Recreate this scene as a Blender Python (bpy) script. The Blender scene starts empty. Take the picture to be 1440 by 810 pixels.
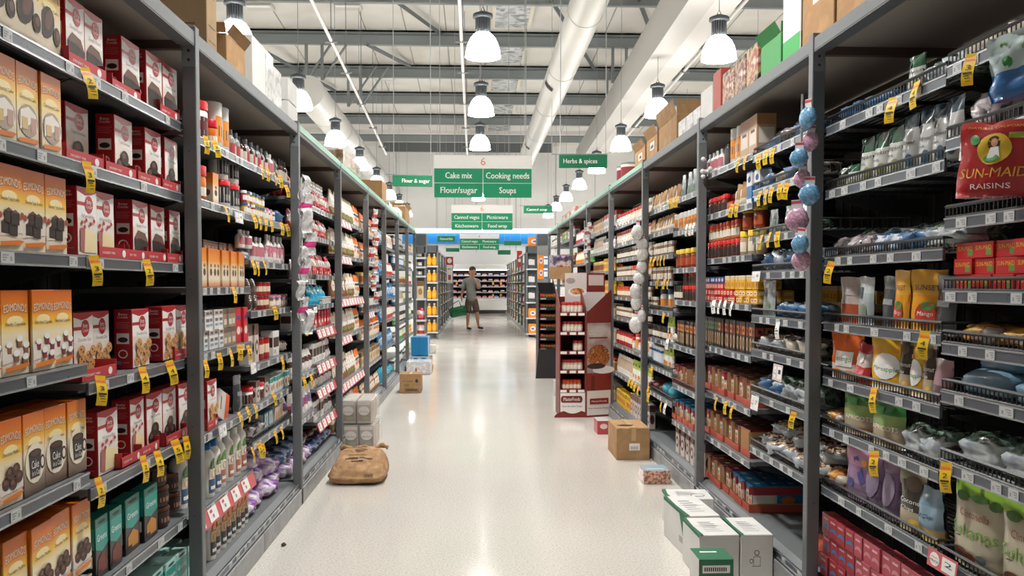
import bpy, math, random
from mathutils import Vector, Matrix, noise
PI = math.pi
C = bpy.context.scene.collection
SC = bpy.context.scene

# ------------------------------------------------------------------ camera
F = 1200.0; CX = 720.0; H0 = 1.35
VPX, VPY = 669.0, 400.0
PIT = math.radians(2.2)
YAW = math.atan((CX - VPX) * math.cos(PIT) / F)
CY = VPY + F * math.tan(PIT)
cam_d = bpy.data.cameras.new('camera'); cam = bpy.data.objects.new('camera', cam_d); C.objects.link(cam)
cam.location = (0, 0, H0)
cam.rotation_euler = (PI / 2 - PIT, 0, -YAW)
cam_d.sensor_width = 36; cam_d.lens = F / 1440 * 36
cam_d.shift_y = (CY - 405) / 1440
cam_d.clip_start = 0.05; cam_d.clip_end = 200
SC.camera = cam
_f = Vector((math.sin(YAW) * math.cos(PIT), math.cos(YAW) * math.cos(PIT), -math.sin(PIT)))
_r = Vector((math.cos(YAW), -math.sin(YAW), 0)); _u = _r.cross(_f)

def ray(px, py):
    return _f + _r * ((px - CX) / F) + _u * ((CY - py) / F)
def onX(px, py, X):            # a point on the vertical plane x = X seen at that pixel
    d = ray(px, py); t = X / d.x
    return Vector((X, d.y * t, H0 + d.z * t))
def onZ(px, py, Z):
    d = ray(px, py); t = (Z - H0) / d.z
    return Vector((d.x * t, d.y * t, Z))
def onY(px, py, Y):
    d = ray(px, py); t = Y / d.y
    return Vector((d.x * t, Y, H0 + d.z * t))

# ------------------------------------------------------------------ world, exposure
SC.view_settings.view_transform = 'Standard'; SC.view_settings.look = 'None'
SC.view_settings.gamma = 1; SC.view_settings.use_curve_mapping = False
SC.view_settings.exposure = 0.04
LAMP_E = 30.0; SPOT_W = 520.0
w = bpy.data.worlds.new('world'); SC.world = w; w.use_nodes = True
w.node_tree.nodes['Background'].inputs[0].default_value = (.9, .95, 1, 1)
w.node_tree.nodes['Background'].inputs[1].default_value = .3

# ------------------------------------------------------------------ materials
def lin(h):
    if isinstance(h, str):
        c = [int(h[i:i + 2], 16) / 255 for i in (0, 2, 4)]
    else: c = h
    return tuple((x / 12.92 if x <= .04045 else ((x + .055) / 1.055) ** 2.4) for x in c) + (1,)
MC = {}
def mat(h, rough=.5, metal=0, emis=0, alpha=1, coat=0, key=''):
    k = (h, rough, metal, emis, alpha, coat, key)
    if k in MC: return MC[k]
    m = bpy.data.materials.new('m_' + str(h)); m.use_nodes = True
    b = m.node_tree.nodes['Principled BSDF']
    b.inputs['Base Color'].default_value = lin(h); b.inputs['Roughness'].default_value = rough
    b.inputs['Metallic'].default_value = metal; b.inputs['Alpha'].default_value = alpha
    b.inputs['Coat Weight'].default_value = coat
    if emis:
        b.inputs['Emission Color'].default_value = lin(h); b.inputs['Emission Strength'].default_value = emis
    # a little surface unevenness
    if not emis and alpha == 1:
        nt = m.node_tree; n = nt.nodes.new('ShaderNodeTexNoise'); n.inputs['Scale'].default_value = 60
        mp = nt.nodes.new('ShaderNodeMapRange'); nt.links.new(n.outputs[0], mp.inputs[0])
        mp.inputs[3].default_value = max(.02, rough - .06); mp.inputs[4].default_value = rough + .06
        tc = nt.nodes.new('ShaderNodeTexCoord'); nt.links.new(tc.outputs['Object'], n.inputs['Vector'])
        nt.links.new(mp.outputs[0], b.inputs['Roughness'])
    MC[k] = m; return m
def mott(cols, scale=30, rough=.3, kind='NOISE', bump=0, stretch=(1, 1, 1), coat=0, dist=.002):
    k = ('mott', tuple(cols), scale, rough, kind, bump, stretch, coat)
    if k in MC: return MC[k]
    m = bpy.data.materials.new('m_pattern'); m.use_nodes = True; nt = m.node_tree
    b = nt.nodes['Principled BSDF']; b.inputs['Roughness'].default_value = rough
    b.inputs['Coat Weight'].default_value = coat
    tc = nt.nodes.new('ShaderNodeTexCoord'); mp = nt.nodes.new('ShaderNodeMapping')
    mp.inputs['Scale'].default_value = stretch
    nt.links.new(tc.outputs['Object'], mp.inputs[0])
    if kind == 'VOR':
        t = nt.nodes.new('ShaderNodeTexVoronoi'); t.inputs['Scale'].default_value = scale
        sep = nt.nodes.new('ShaderNodeSeparateColor'); nt.links.new(t.outputs['Color'], sep.inputs[0]); o = sep.outputs[0]
    else:
        t = nt.nodes.new('ShaderNodeTexNoise'); t.inputs['Scale'].default_value = scale; t.inputs['Detail'].default_value = 3; o = t.outputs[0]
    nt.links.new(mp.outputs[0], t.inputs['Vector'])
    r = nt.nodes.new('ShaderNodeValToRGB'); nt.links.new(o, r.inputs[0])
    lo, hi = (0, 1) if kind == 'VOR' else (.35, .65)
    e = r.color_ramp.elements
    while len(e) < len(cols): e.new(.5)
    for i, c in enumerate(cols):
        e[i].position = lo + (hi - lo) * i / max(1, len(cols) - (0 if kind == 'VOR' else 1)); e[i].color = lin(c)
    if kind == 'VOR': r.color_ramp.interpolation = 'CONSTANT'
    nt.links.new(r.outputs[0], b.inputs['Base Color'])
    if bump:
        bp = nt.nodes.new('ShaderNodeBump'); bp.inputs['Strength'].default_value = bump; bp.inputs['Distance'].default_value = dist
        nt.links.new(t.outputs[0], bp.inputs['Height']); nt.links.new(bp.outputs[0], b.inputs['Normal'])
    MC[k] = m; return m
def grad(stops, h, rough=.35):
    k = ('grad', tuple(stops), h)
    if k in MC: return MC[k]
    m = bpy.data.materials.new('m_blend'); m.use_nodes = True; nt = m.node_tree
    b = nt.nodes['Principled BSDF']; b.inputs['Roughness'].default_value = rough
    tc = nt.nodes.new('ShaderNodeTexCoord'); sp = nt.nodes.new('ShaderNodeSeparateXYZ')
    nt.links.new(tc.outputs['Object'], sp.inputs[0])
    dv = nt.nodes.new('ShaderNodeMath'); dv.operation = 'DIVIDE'; dv.inputs[1].default_value = h
    nt.links.new(sp.outputs[2], dv.inputs[0])
    r = nt.nodes.new('ShaderNodeValToRGB'); e = r.color_ramp.elements
    while len(e) < len(stops): e.new(.5)
    for i, (p, c) in enumerate(stops): e[i].position = p; e[i].color = lin(c)
    nt.links.new(dv.outputs[0], r.inputs[0]); nt.links.new(r.outputs[0], b.inputs['Base Color'])
    MC[k] = m; return m

# ------------------------------------------------------------------ text glyph cache
TX = {}
def glyphs(s):
    if s in TX: return TX[s]
    cu = bpy.data.curves.new('t', 'FONT'); cu.body = s; cu.size = 1; cu.resolution_u = 2
    cu.align_x = 'CENTER'; cu.align_y = 'CENTER'
    o = bpy.data.objects.new('t', cu); C.objects.link(o)
    bpy.context.view_layer.update()
    me = o.to_mesh()
    vs = [(v.co.x, v.co.y) for v in me.vertices]; fs = [tuple(p.vertices) for p in me.polygons]
    o.to_mesh_clear(); bpy.data.objects.remove(o); bpy.data.curves.remove(cu)
    TX[s] = (vs, fs); return TX[s]

# ------------------------------------------------------------------ mesh builder
class MB:
    def __init__(s):
        s.v = []; s.f = []; s.m = []; s.sm = []; s.mats = []; s.lay = 0; s.map = None
    def mi(s, m):
        if m not in s.mats: s.mats.append(m)
        return s.mats.index(m)
    def face(s, m, pts, smooth=False):
        n = len(s.v); s.v += [tuple(p) for p in pts]; s.f.append(tuple(range(n, n + len(pts)))); s.m.append(s.mi(m)); s.sm.append(smooth)
        return s
    def add(s, m, vs, fs, smooth=False):
        n = len(s.v); s.v += [tuple(p) for p in vs]; i = s.mi(m)
        for q in fs: s.f.append(tuple(n + k for k in q)); s.m.append(i); s.sm.append(smooth)
        return s
    def box(s, m, x0, y0, z0, x1, y1, z1, b=0):
        x0, x1 = sorted((x0, x1)); y0, y1 = sorted((y0, y1)); z0, z1 = sorted((z0, z1))
        if b > 0:
            b = min(b, (x1 - x0) / 2.1, (y1 - y0) / 2.1, (z1 - z0) / 2.1)
            vs = []; idx = {}
            for ix, X in enumerate((x0, x1)):
                for iy, Y in enumerate((y0, y1)):
                    for iz, Z in enumerate((z0, z1)):
                        sx = b if ix == 0 else -b; sy = b if iy == 0 else -b; sz = b if iz == 0 else -b
                        idx[ix, iy, iz] = len(vs)
                        vs += [(X, Y + sy, Z + sz), (X + sx, Y, Z + sz), (X + sx, Y + sy, Z)]
            I = lambda a, k: idx[a] + k
            fs = []
            for ix in (0, 1): fs.append([I((ix, 0, 0), 0), I((ix, 1, 0), 0), I((ix, 1, 1), 0), I((ix, 0, 1), 0)])
            for iy in (0, 1): fs.append([I((0, iy, 0), 1), I((1, iy, 0), 1), I((1, iy, 1), 1), I((0, iy, 1), 1)])
            for iz in (0, 1): fs.append([I((0, 0, iz), 2), I((1, 0, iz), 2), I((1, 1, iz), 2), I((0, 1, iz), 2)])
            for iy in (0, 1):
                for iz in (0, 1): fs.append([I((0, iy, iz), 1), I((1, iy, iz), 1), I((1, iy, iz), 2), I((0, iy, iz), 2)])
            for ix in (0, 1):
                for iz in (0, 1): fs.append([I((ix, 0, iz), 0), I((ix, 1, iz), 0), I((ix, 1, iz), 2), I((ix, 0, iz), 2)])
                for iy in (0, 1): fs.append([I((ix, iy, 0), 0), I((ix, iy, 1), 0), I((ix, iy, 1), 1), I((ix, iy, 0), 1)])
            for a in idx: fs.append([I(a, 0), I(a, 1), I(a, 2)])
            return s.add(m, vs, fs)
        vs = [(x0, y0, z0), (x1, y0, z0), (x1, y1, z0), (x0, y1, z0), (x0, y0, z1), (x1, y0, z1), (x1, y1, z1), (x0, y1, z1)]
        return s.add(m, vs, [(0, 3, 2, 1), (4, 5, 6, 7), (0, 1, 5, 4), (1, 2, 6, 5), (2, 3, 7, 6), (3, 0, 4, 7)])
    def lathe(s, m, prof, n=16, c=(0, 0, 0), cap=True, smooth=True):
        vs = []; fs = []
        for r, z in prof:
            for k in range(n):
                a = 2 * PI * k / n; vs.append((c[0] + r * math.cos(a), c[1] + r * math.sin(a), c[2] + z))
        for i in range(len(prof) - 1):
            for k in range(n):
                k2 = (k + 1) % n; fs.append((i * n + k, i * n + k2, (i + 1) * n + k2, (i + 1) * n + k))
        s.add(m, vs, fs, smooth)
        if cap:
            if prof[0][0] > 1e-4: s.face(m, vs[:n][::-1])
            if prof[-1][0] > 1e-4: s.face(m, vs[-n:])
        return s
    def tube(s, m, pts, r, n=8, smooth=True):
        pts = [Vector(p) for p in pts]; vs = []; fs = []
        for i, p in enumerate(pts):
            d = (pts[min(i + 1, len(pts) - 1)] - pts[max(i - 1, 0)]).normalized()
            a = d.orthogonal().normalized() if abs(d.z) > .9 else d.cross(Vector((0, 0, 1))).normalized(); b = d.cross(a)
            rr = r[i] if isinstance(r, (list, tuple)) else r
            for k in range(n):
                t = 2 * PI * k / n; vs.append(p + a * rr * math.cos(t) + b * rr * math.sin(t))
        for i in range(len(pts) - 1):
            for k in range(n):
                k2 = (k + 1) % n; fs.append((i * n + k, i * n + k2, (i + 1) * n + k2, (i + 1) * n + k))
        s.add(m, vs, fs, smooth); s.face(m, vs[:n][::-1]); s.face(m, vs[-n:]); return s
    def bar(s, m, a, b, wx, wz=None):
        return s.tube(m, [a, b], wx * .7071, 4, False)
    def prism(s, m, pts, axis, a, b):       # pts 2-D outline swept along axis from a to b
        def P(q, t):
            return {'x': (t, q[0], q[1]), 'y': (q[0], t, q[1]), 'z': (q[0], q[1], t)}[axis]
        n = len(pts); vs = [P(q, a) for q in pts] + [P(q, b) for q in pts]
        fs = [tuple(range(n))[::-1], tuple(range(n, 2 * n))] + [(i, (i + 1) % n, n + (i + 1) % n, n + i) for i in range(n)]
        return s.add(m, vs, fs)
    # --- art on a surface given by s.map(u, v, off)
    def _o(s): s.lay += 1; return .0003 * s.lay
    def poly(s, m, pts): o = s._o(); return s.face(m, [s.map(u, v, o) for u, v in pts])
    def rect(s, m, u0, v0, u1, v1, nu=1):
        o = s._o()
        if getattr(s, 'sub', 0) and v1 - v0 > .012:
            for i in range(5):
                for j in range(5):
                    a, b_ = u0 + (u1 - u0) * i / 5, u0 + (u1 - u0) * (i + 1) / 5; c, d = v0 + (v1 - v0) * j / 5, v0 + (v1 - v0) * (j + 1) / 5
                    s.face(m, [s.map(a, c, o), s.map(b_, c, o), s.map(b_, d, o), s.map(a, d, o)])
            return s
        for i in range(nu):
            a = u0 + (u1 - u0) * i / nu; b = u0 + (u1 - u0) * (i + 1) / nu
            s.face(m, [s.map(a, v0, o), s.map(b, v0, o), s.map(b, v1, o), s.map(a, v1, o)])
        return s
    def ell(s, m, u, v, ru, rv, n=14, rot=0):
        if getattr(s, 'sub', 0):
            o = s._o(); cr, sr = math.cos(rot), math.sin(rot)
            R = [[s.map(u + k / 4 * (ru * math.cos(t) * cr - rv * math.sin(t) * sr), v + k / 4 * (ru * math.cos(t) * sr + rv * math.sin(t) * cr), o) for t in [2 * PI * q / n for q in range(n)]] for k in range(5)]
            for k in range(4):
                for q in range(n):
                    q2 = (q + 1) % n; s.face(m, ([R[0][0]] if k == 0 else [R[k][q]]) + [R[k + 1][q], R[k + 1][q2]] + ([] if k == 0 else [R[k][q2]]), True)
            return s
        return s.poly(m, [(u + ru * math.cos(t) * math.cos(rot) - rv * math.sin(t) * math.sin(rot), v + ru * math.cos(t) * math.sin(rot) + rv * math.sin(t) * math.cos(rot)) for t in [2 * PI * k / n for k in range(n)]])
    def txt(s, m, t, u, v, h, w=None, arch=0, bold=0):
        vs, fs = glyphs(t); k = h; xs = [a[0] for a in vs]; W = (max(xs) - min(xs)) or 1
        kx = k if w is None else w / W
        o = s._o()
        for q in fs:
            s.face(m, [s.map(u + vs[i][0] * kx, v + vs[i][1] * k - arch * (vs[i][0] * 2 / W) ** 2, o) for i in q])
        return s
    def mesh(s, name):
        me = bpy.data.meshes.new(name); me.from_pydata(s.v, [], s.f)
        for m in s.mats: me.materials.append(m)
        me.polygons.foreach_set('material_index', s.m); me.polygons.foreach_set('use_smooth', s.sm)
        me.update(); return me
def front(y=0): return lambda u, v, o: (u, y - o, v)
def left(x=0, d=0): return lambda u, v, o: (x - o, d - u, v)      # seen from -x, u runs to the viewer's right
def right(x, d=0): return lambda u, v, o: (x + o, u, v)
def topm(z): return lambda u, v, o: (u, v, z + o)
def cyl(r, cx=0, cy=0): return lambda u, v, o: (cx + (r + o) * math.sin(u / r), cy - (r + o) * math.cos(u / r), v)

def link(name, me, parent=None, loc=None):
    o = bpy.data.objects.new(name, me); C.objects.link(o)
    if parent is not None: o.parent = parent
    if loc is not None: o.location = loc
    return o
def tag(o, label=None, cat=None, group=None, kind=None):
    if label: o['label'] = label
    if cat: o['category'] = cat
    if group: o['group'] = group
    if kind: o['kind'] = kind
    return o
def empty(name, loc=(0, 0, 0), rz=0):
    o = bpy.data.objects.new(name, None); C.objects.link(o); o.location = loc; o.rotation_euler.z = rz
    o.empty_display_size = .05; return o
def struct(name, mb, m=None): return tag(link(name, mb.mesh(name)), kind='structure')
# ------------------------------------------------------------------ the hall
GREY = mat('7c8082', .45, .3); GREYD = mat('54585a', .5, .3); STEEL = mat('8b9194', .4, .2)
POSTM = mat('707477', .45, .1); BLACK = mat('141516', .7); DARK = mat('2c2e30', .6)
WHITE = mat('f2f2f0', .5); CARD = mott(('b08b62', 'a8845c', 'b8946c'), 9, .85); CARD2 = mott(('a08667', '97805f'), 9, .85)
ROOF_Z0, ROOF_K = 9.35, .045
def roofz(y): return ROOF_Z0 - ROOF_K * y
b = MB()
fm = bpy.data.materials.new('speckled_vinyl'); fm.use_nodes = True; nt = fm.node_tree; bs = nt.nodes['Principled BSDF']
tc = nt.nodes.new('ShaderNodeTexCoord')
n1 = nt.nodes.new('ShaderNodeTexNoise'); n1.inputs['Scale'].default_value = 90; n1.inputs['Detail'].default_value = 2
n2 = nt.nodes.new('ShaderNodeTexNoise'); n2.inputs['Scale'].default_value = 1.3
nt.links.new(tc.outputs['Object'], n1.inputs['Vector']); nt.links.new(tc.outputs['Object'], n2.inputs['Vector'])
r = nt.nodes.new('ShaderNodeValToRGB'); e = r.color_ramp.elements; e[0].position = .33; e[0].color = lin('c3c0b8'); e[1].position = .5; e[1].color = lin('d9d6d0')
e.new(.7).color = lin('e0ded9')
nt.links.new(n1.outputs[0], r.inputs[0])
mx = nt.nodes.new('ShaderNodeMix'); mx.data_type = 'RGBA'; mx.blend_type = 'MULTIPLY'; mx.inputs[0].default_value = 1
r2 = nt.nodes.new('ShaderNodeValToRGB'); r2.color_ramp.elements[0].color = (.93, .92, .9, 1); r2.color_ramp.elements[1].color = (1, 1, 1, 1)
nt.links.new(n2.outputs[0], r2.inputs[0]); nt.links.new(r.outputs[0], mx.inputs[6]); nt.links.new(r2.outputs[0], mx.inputs[7])
nt.links.new(mx.outputs[2], bs.inputs['Base Color'])
mr = nt.nodes.new('ShaderNodeMapRange'); nt.links.new(n2.outputs[0], mr.inputs[0]); mr.inputs[3].default_value = .08; mr.inputs[4].default_value = .17
nt.links.new(mr.outputs[0], bs.inputs['Roughness'])
bp = nt.nodes.new('ShaderNodeBump'); bp.inputs['Strength'].default_value = .06; bp.inputs['Distance'].default_value = .004
n3 = nt.nodes.new('ShaderNodeTexNoise'); n3.inputs['Scale'].default_value = 7; nt.links.new(tc.outputs['Object'], n3.inputs['Vector'])
nt.links.new(n3.outputs[0], bp.inputs['Height']); nt.links.new(bp.outputs[0], bs.inputs['Normal'])
b.box(fm, -16, -8, -.1, 16, 46, 0); struct('floor', b)
# roof: sloping sheets with seams
rf = mott(('d2d0ca', 'dddbd6', 'cac7c0'), .35, .6)
b = MB()
b.add(rf, [(x, y, roofz(y) + .42 + t) for t in (0, .1) for x, y in ((-16, -8), (16, -8), (16, 42), (-16, 42))],
      [(0, 1, 2, 3), (7, 6, 5, 4), (0, 4, 5, 1), (1, 5, 6, 2), (2, 6, 7, 3), (3, 7, 4, 0)])
seam = mat('8f8e8a', .6)
for i in range(-13, 14):
    x = i * 1.15 + .3
    b.add(seam, [(x, -8, roofz(-8) + .415), (x + .03, -8, roofz(-8) + .415), (x + .03, 42, roofz(42) + .415), (x, 42, roofz(42) + .415)], [(0, 1, 2, 3)])
struct('ceiling', b)
wm = mott(('e6e6e4', 'eeeeec'), .5, .7)
def wall(name, *a):
    b = MB(); b.box(wm, *a); return b
b = wall('wall_back', -16, 41, 0, 16, 41.3, 8.2)
for i in range(-8, 9): b.box(mat('b9b9b7', .7), i * 1.9 + .02, 40.985, 2.9, i * 1.9 + .05, 41.001, 7.6)
struct('wall_back', b)
struct('wall_left', wall('', -16.3, -8, 0, -16, 41.3, 10.4)); struct('wall_right', wall('', 16, -8, 0, 16.3, 41.3, 10.4))
struct('wall_front', wall('', -16, -8.3, 0, 16, -8, 10.4))
# roof beams (steel purlins)
pm = mat('8b9294', .5, .1); pmd = mat('62686a', .5, .1)
k = 0
for i in range(-2, 6):
    y = 21.65 + 3.26 * i; z = roofz(y)
    b = MB(); b.box(pm, -15.9, y, z, 15.9, y + .03, z + .4); b.box(pmd, -15.9, y, z + .36, 15.9, y + .16, z + .4); b.box(pm, -15.9, y - .02, z, 15.9, y + .16, z + .03); b.box(pmd, -15.9, y - .03, z + .27, 15.9, y, z + .29)
    tag(link('roof_beam', b.mesh('roof_beam')), kind='structure')
# bracing bars between the beams
BR = [((-3.3, 18.5), (-1.0, 24.8)), ((-6.4, 25), (-5.0, 31)), ((3.1, 18.5), (5.2, 25)), ((.9, 18.4), (3.9, 28.1)), ((-4.6, 18.4), (-6.6, 21.7)), ((7.9, 18.4), (9.6, 25)), ((-3.1, 24.9), (-2.1, 28))]
for a, c in BR:
    b = MB(); b.bar(pmd, (a[0], a[1], roofz(a[1]) + .0), (c[0], c[1], roofz(c[1]) + .3), .09)
    tag(link('brace_bar', b.mesh('brace_bar')), kind='structure')
# vertical struts of the truss left of the lamps
for x, y in ((-5.2, 18.6), (-4.7, 18.6), (-4.85, 25), (-4.4, 25), (4.0, 25), (4.4, 25), (-4.1, 28), (-3.7, 28), (4.3, 28)):
    b = MB(); b.bar(pm, (x, y, roofz(y) - 1.0), (x, y, roofz(y) + .3), .08); b.bar(pm, (x, y, roofz(y) - 1.0), (x + .9, y, roofz(y) + .3), .05)
    tag(link('roof_strut', b.mesh('roof_strut')), kind='structure')
# foil vents in a row on the roof
foil = mott(('9ea2a4', 'd5d8da', '7e8284'), 3, .25, bump=.4, dist=.03)
for i in range(-1, 5):
    y = 21.65 + 3.26 * i + .35; b = MB(); z = roofz(y) + .2
    b.box(mat('d9d4c4', .6), .45, y, z, 1.55, y + 2.3, z + .08); b.box(foil, .55, y + .1, z - .02, 1.45, y + 2.2, z)
    tag(link('foil_panel', b.mesh('foil_panel')), 'silver foil covered skylight panel set in the roof above the aisle', 'roof panel', 'foil roof panels')
for x, y in ((-3.3, 22.4), (-3.05, 28.9), (.1, 36.2), (-5.6, 22.5)):
    b = MB(); z = roofz(y) + .2; b.box(mat('c9c8c4', .6), x - .35, y, z, x + .35, y + .5, z + .1, .02); b.box(mat('e8e8e6', .4), x - .3, y - .02, z - .03, x + .3, y + .12, z)
    tag(link('roof_vent', b.mesh('roof_vent')), 'small white rectangular vent box fixed under the roof sheets', 'vent', 'small roof vents')
# end of roof: cable tray, beam and hatch near the wall
b = MB(); b.box(mat('d9d8d5', .5), -9, 36.3, roofz(36) - .05, 9, 36.45, roofz(36) + .1); struct('trim_1', b)
b = MB(); b.box(pmd, -4.3, 40.2, 7.55, 3.6, 40.4, 8.1); struct('trim_2', b)
# ducts
dm = mat('c6c5c1', .4); 
def duct(name, pts, r, label, bands=()):
    b = MB(); b.tube(dm, pts, r, 28)
    A, B = Vector(pts[0]), Vector(pts[-1])
    o = tag(link(name, b.mesh(name)), label, 'duct')
    for t in range(1, 9):
        p = A.lerp(B, t / 9); d = (B - A).normalized()
        c = MB(); c.tube(mat('bcbbb7', .4), [p - d * .03, p + d * .03], r + .008, 28); link('joint_band', c.mesh('joint_band'), o)
    for t in bands:
        p = A.lerp(B, t); c = MB(); d = (B - A).normalized(); 
        a0 = 3.6
        q = [(r + .012) * math.sin(a0 + k * .12) for k in range(8)], [(r + .012) * math.cos(a0 + k * .12) for k in range(8)]
        vs = [p + Vector((q[0][k] , 0, q[1][k])) + d * e for k in range(8) for e in (-.14, .14)]
        c.add(BLACK, vs, [(2 * k, 2 * k + 1, 2 * k + 3, 2 * k + 2) for k in range(7)]); link('air_slot', c.mesh('air_slot'), o)
duct('round_duct', [(1.86, 7, 6.0), (1.86, 40.9, 5.9)], .3, 'long round white air duct running above the aisle on the right', (.17, .36, .6, .8))
duct('round_duct', [(-3.95, 20.5, 5.9), (-3.95, 40.9, 5.6)], .38, 'round white air duct running above the left shelves behind the lamps')
b = MB(); A = Vector((2.75, 7.5, 5.15)); B = Vector((4.0, 34, 6.0))
for m_, dx0, dx1, dz0, dz1 in ((mat('b7b6b2', .5), 0, .38, 0, .7), (mat('cccbc8', .5), .38, .76, .02, .72)):
    vs = [P + Vector((x, 0, z)) for P in (A, B) for x, z in ((dx0, dz0), (dx1, dz0), (dx1, dz1), (dx0, dz1))]
    b.add(m_, vs, [(0, 1, 2, 3), (7, 6, 5, 4), (0, 4, 5, 1), (1, 5, 6, 2), (2, 6, 7, 3), (3, 7, 4, 0)])
tag(link('boxed_duct', b.mesh('boxed_duct')), 'wide boxed white and grey duct slanting across the roof on the right', 'duct')
# sprinkler pipes following the roof
for px0, py0, px1, py1, ya, yb, lab in ((438, 0, 543, 217, 11, 34, 'thin white sprinkler pipe slanting down above the left lamp row'), (646, 0, 657, 217, 11, 36, 'thin white sprinkler pipe above the middle of the aisle'), (1050, 0, 860, 216, 11, 34, 'thin white sprinkler pipe slanting down on the right above the racks')):
    P0 = onY(px0, py0, 15.5); P1 = onY(px1, py1, 34)
    P1 = onY(px1, py1, 31)
    b = MB(); d = P1 - P0; b.tube(mat('e6e6e4', .35), [P0 - d * .3, P1], .035, 8)
    o = tag(link('sprinkler_pipe', b.mesh('sprinkler_pipe')), lab, 'pipe')
    for t in (.15, .3, .5, .7, .9):
        p = P0 + d * t; c = MB(); c.tube(mat('7d8082', .4), [p + Vector((-.12, 0, -.02)), p + Vector((.12, 0, -.02))], .03, 6); c.tube(mat('7d8082', .4), [p, (p.x, p.y, roofz(p.y) + .38)], .01, 5); link('hanger', c.mesh('hanger'), o)

# ------------------------------------------------------------------ pendant lamps
shade_m = bpy.data.materials.new('lit_acrylic'); shade_m.use_nodes = True; bs = shade_m.node_tree.nodes['Principled BSDF']
bs.inputs['Base Color'].default_value = lin('ffffff'); bs.inputs['Emission Color'].default_value = (1, .965, .92, 1); bs.inputs['Emission Strength'].default_value = LAMP_E
fin = mat('6e7478', .4, .5); find = mat('4c5256', .5, .3)
b = MB(); prof = [(.235, 0), (.228, .02), (.222, .09), (.2, .17), (.165, .24), (.12, .29), (.1, .305)]
b.lathe(shade_m, prof, 28, cap=False); b.lathe(shade_m, [(.0005, .012), (.228, .012)], 28, cap=False); SH = b.mesh('lamp_shade')
b = MB()
for k in range(20):
    a = 2 * PI * k / 20; c, s_ = math.cos(a), math.sin(a)
    b.add(fin, [(.07 * c - .006 * s_, .07 * s_ + .006 * c, .3), (.07 * c + .006 * s_, .07 * s_ - .006 * c, .3), (.1 * c + .005 * s_, .1 * s_ - .005 * c, .3), (.1 * c - .005 * s_, .1 * s_ + .005 * c, .3),
                (.07 * c - .006 * s_, .07 * s_ + .006 * c, .5), (.07 * c + .006 * s_, .07 * s_ - .006 * c, .5), (.1 * c + .005 * s_, .1 * s_ - .005 * c, .5), (.1 * c - .005 * s_, .1 * s_ + .005 * c, .5)],
          [(0, 1, 5, 4), (1, 2, 6, 5), (2, 3, 7, 6), (3, 0, 4, 7), (4, 5, 6, 7)])
b.lathe(find, [(.075, .3), (.075, .5)], 16); HS = b.mesh('heat_sink')
b = MB(); b.lathe(find, [(.1, .5), (.135, .515), (.13, .555), (.07, .58), (.02, .6)], 24); b.tube(find, [(-.03, 0, .59), (0, 0, .66), (.03, 0, .59)], .008, 6); CP = b.mesh('cap')
SPOT = bpy.data.lights.new('bulb', 'SPOT'); SPOT.energy = SPOT_W; SPOT.spot_size = math.radians(135); SPOT.spot_blend = .9; SPOT.shadow_soft_size = .2; SPOT.color = (1, .965, .92)
def lamp(x, y, z, label, grp=None):
    o = empty('pendant_lamp', (x, y, z)); tag(o, label, 'lamp', grp)
    link('lamp_shade', SH, o); sp = bpy.data.objects.new('bulb', SPOT); C.objects.link(sp); sp.parent = o; sp.location = (0, 0, -.03); link('heat_sink', HS, o); link('cap', CP, o)
    c = MB(); c.tube(mat('9a9c9d', .5), [(0, 0, .64), (0, 0, roofz(y) + .4 - z)], .006, 5); link('suspension_wire', c.mesh('suspension_wire'), o)
ordn = ['nearest', 'second', 'third', 'fourth', 'fifth', 'sixth', 'seventh', 'eighth']
for x, nm, offs in ((.1, 'middle', 0), (3.25, 'right', 0), (-3.02, 'left', -.4), (7.6, 'far right', 0), (-7.4, 'far left', 0)):  # far left and far right rows are unseen, added to brighten ceiling and wall
    for k in range(-2 if nm == 'middle' else -1, 8):  # negative steps are unseen lamps added to light the near end
        if 22.4 < 11.36 + 3.85 * k < 27 and nm == 'middle': continue
        if nm == 'middle' and k > 5: continue
        y = 11.36 + 3.85 * k + offs + .04
        if y > 39.5: continue
        lab = ('white glowing dome pendant lamp, %s of the %s row in view' % (ordn[k], nm)) if k >= 0 and 'far' not in nm else 'white glowing dome pendant lamp over the neighbouring aisle on the ' + nm.split()[1] if 'far' in nm else 'white glowing dome pendant lamp over the front of the store'
        lamp(x, y, 4.35, lab, 'pendant lamps in three rows')

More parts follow.
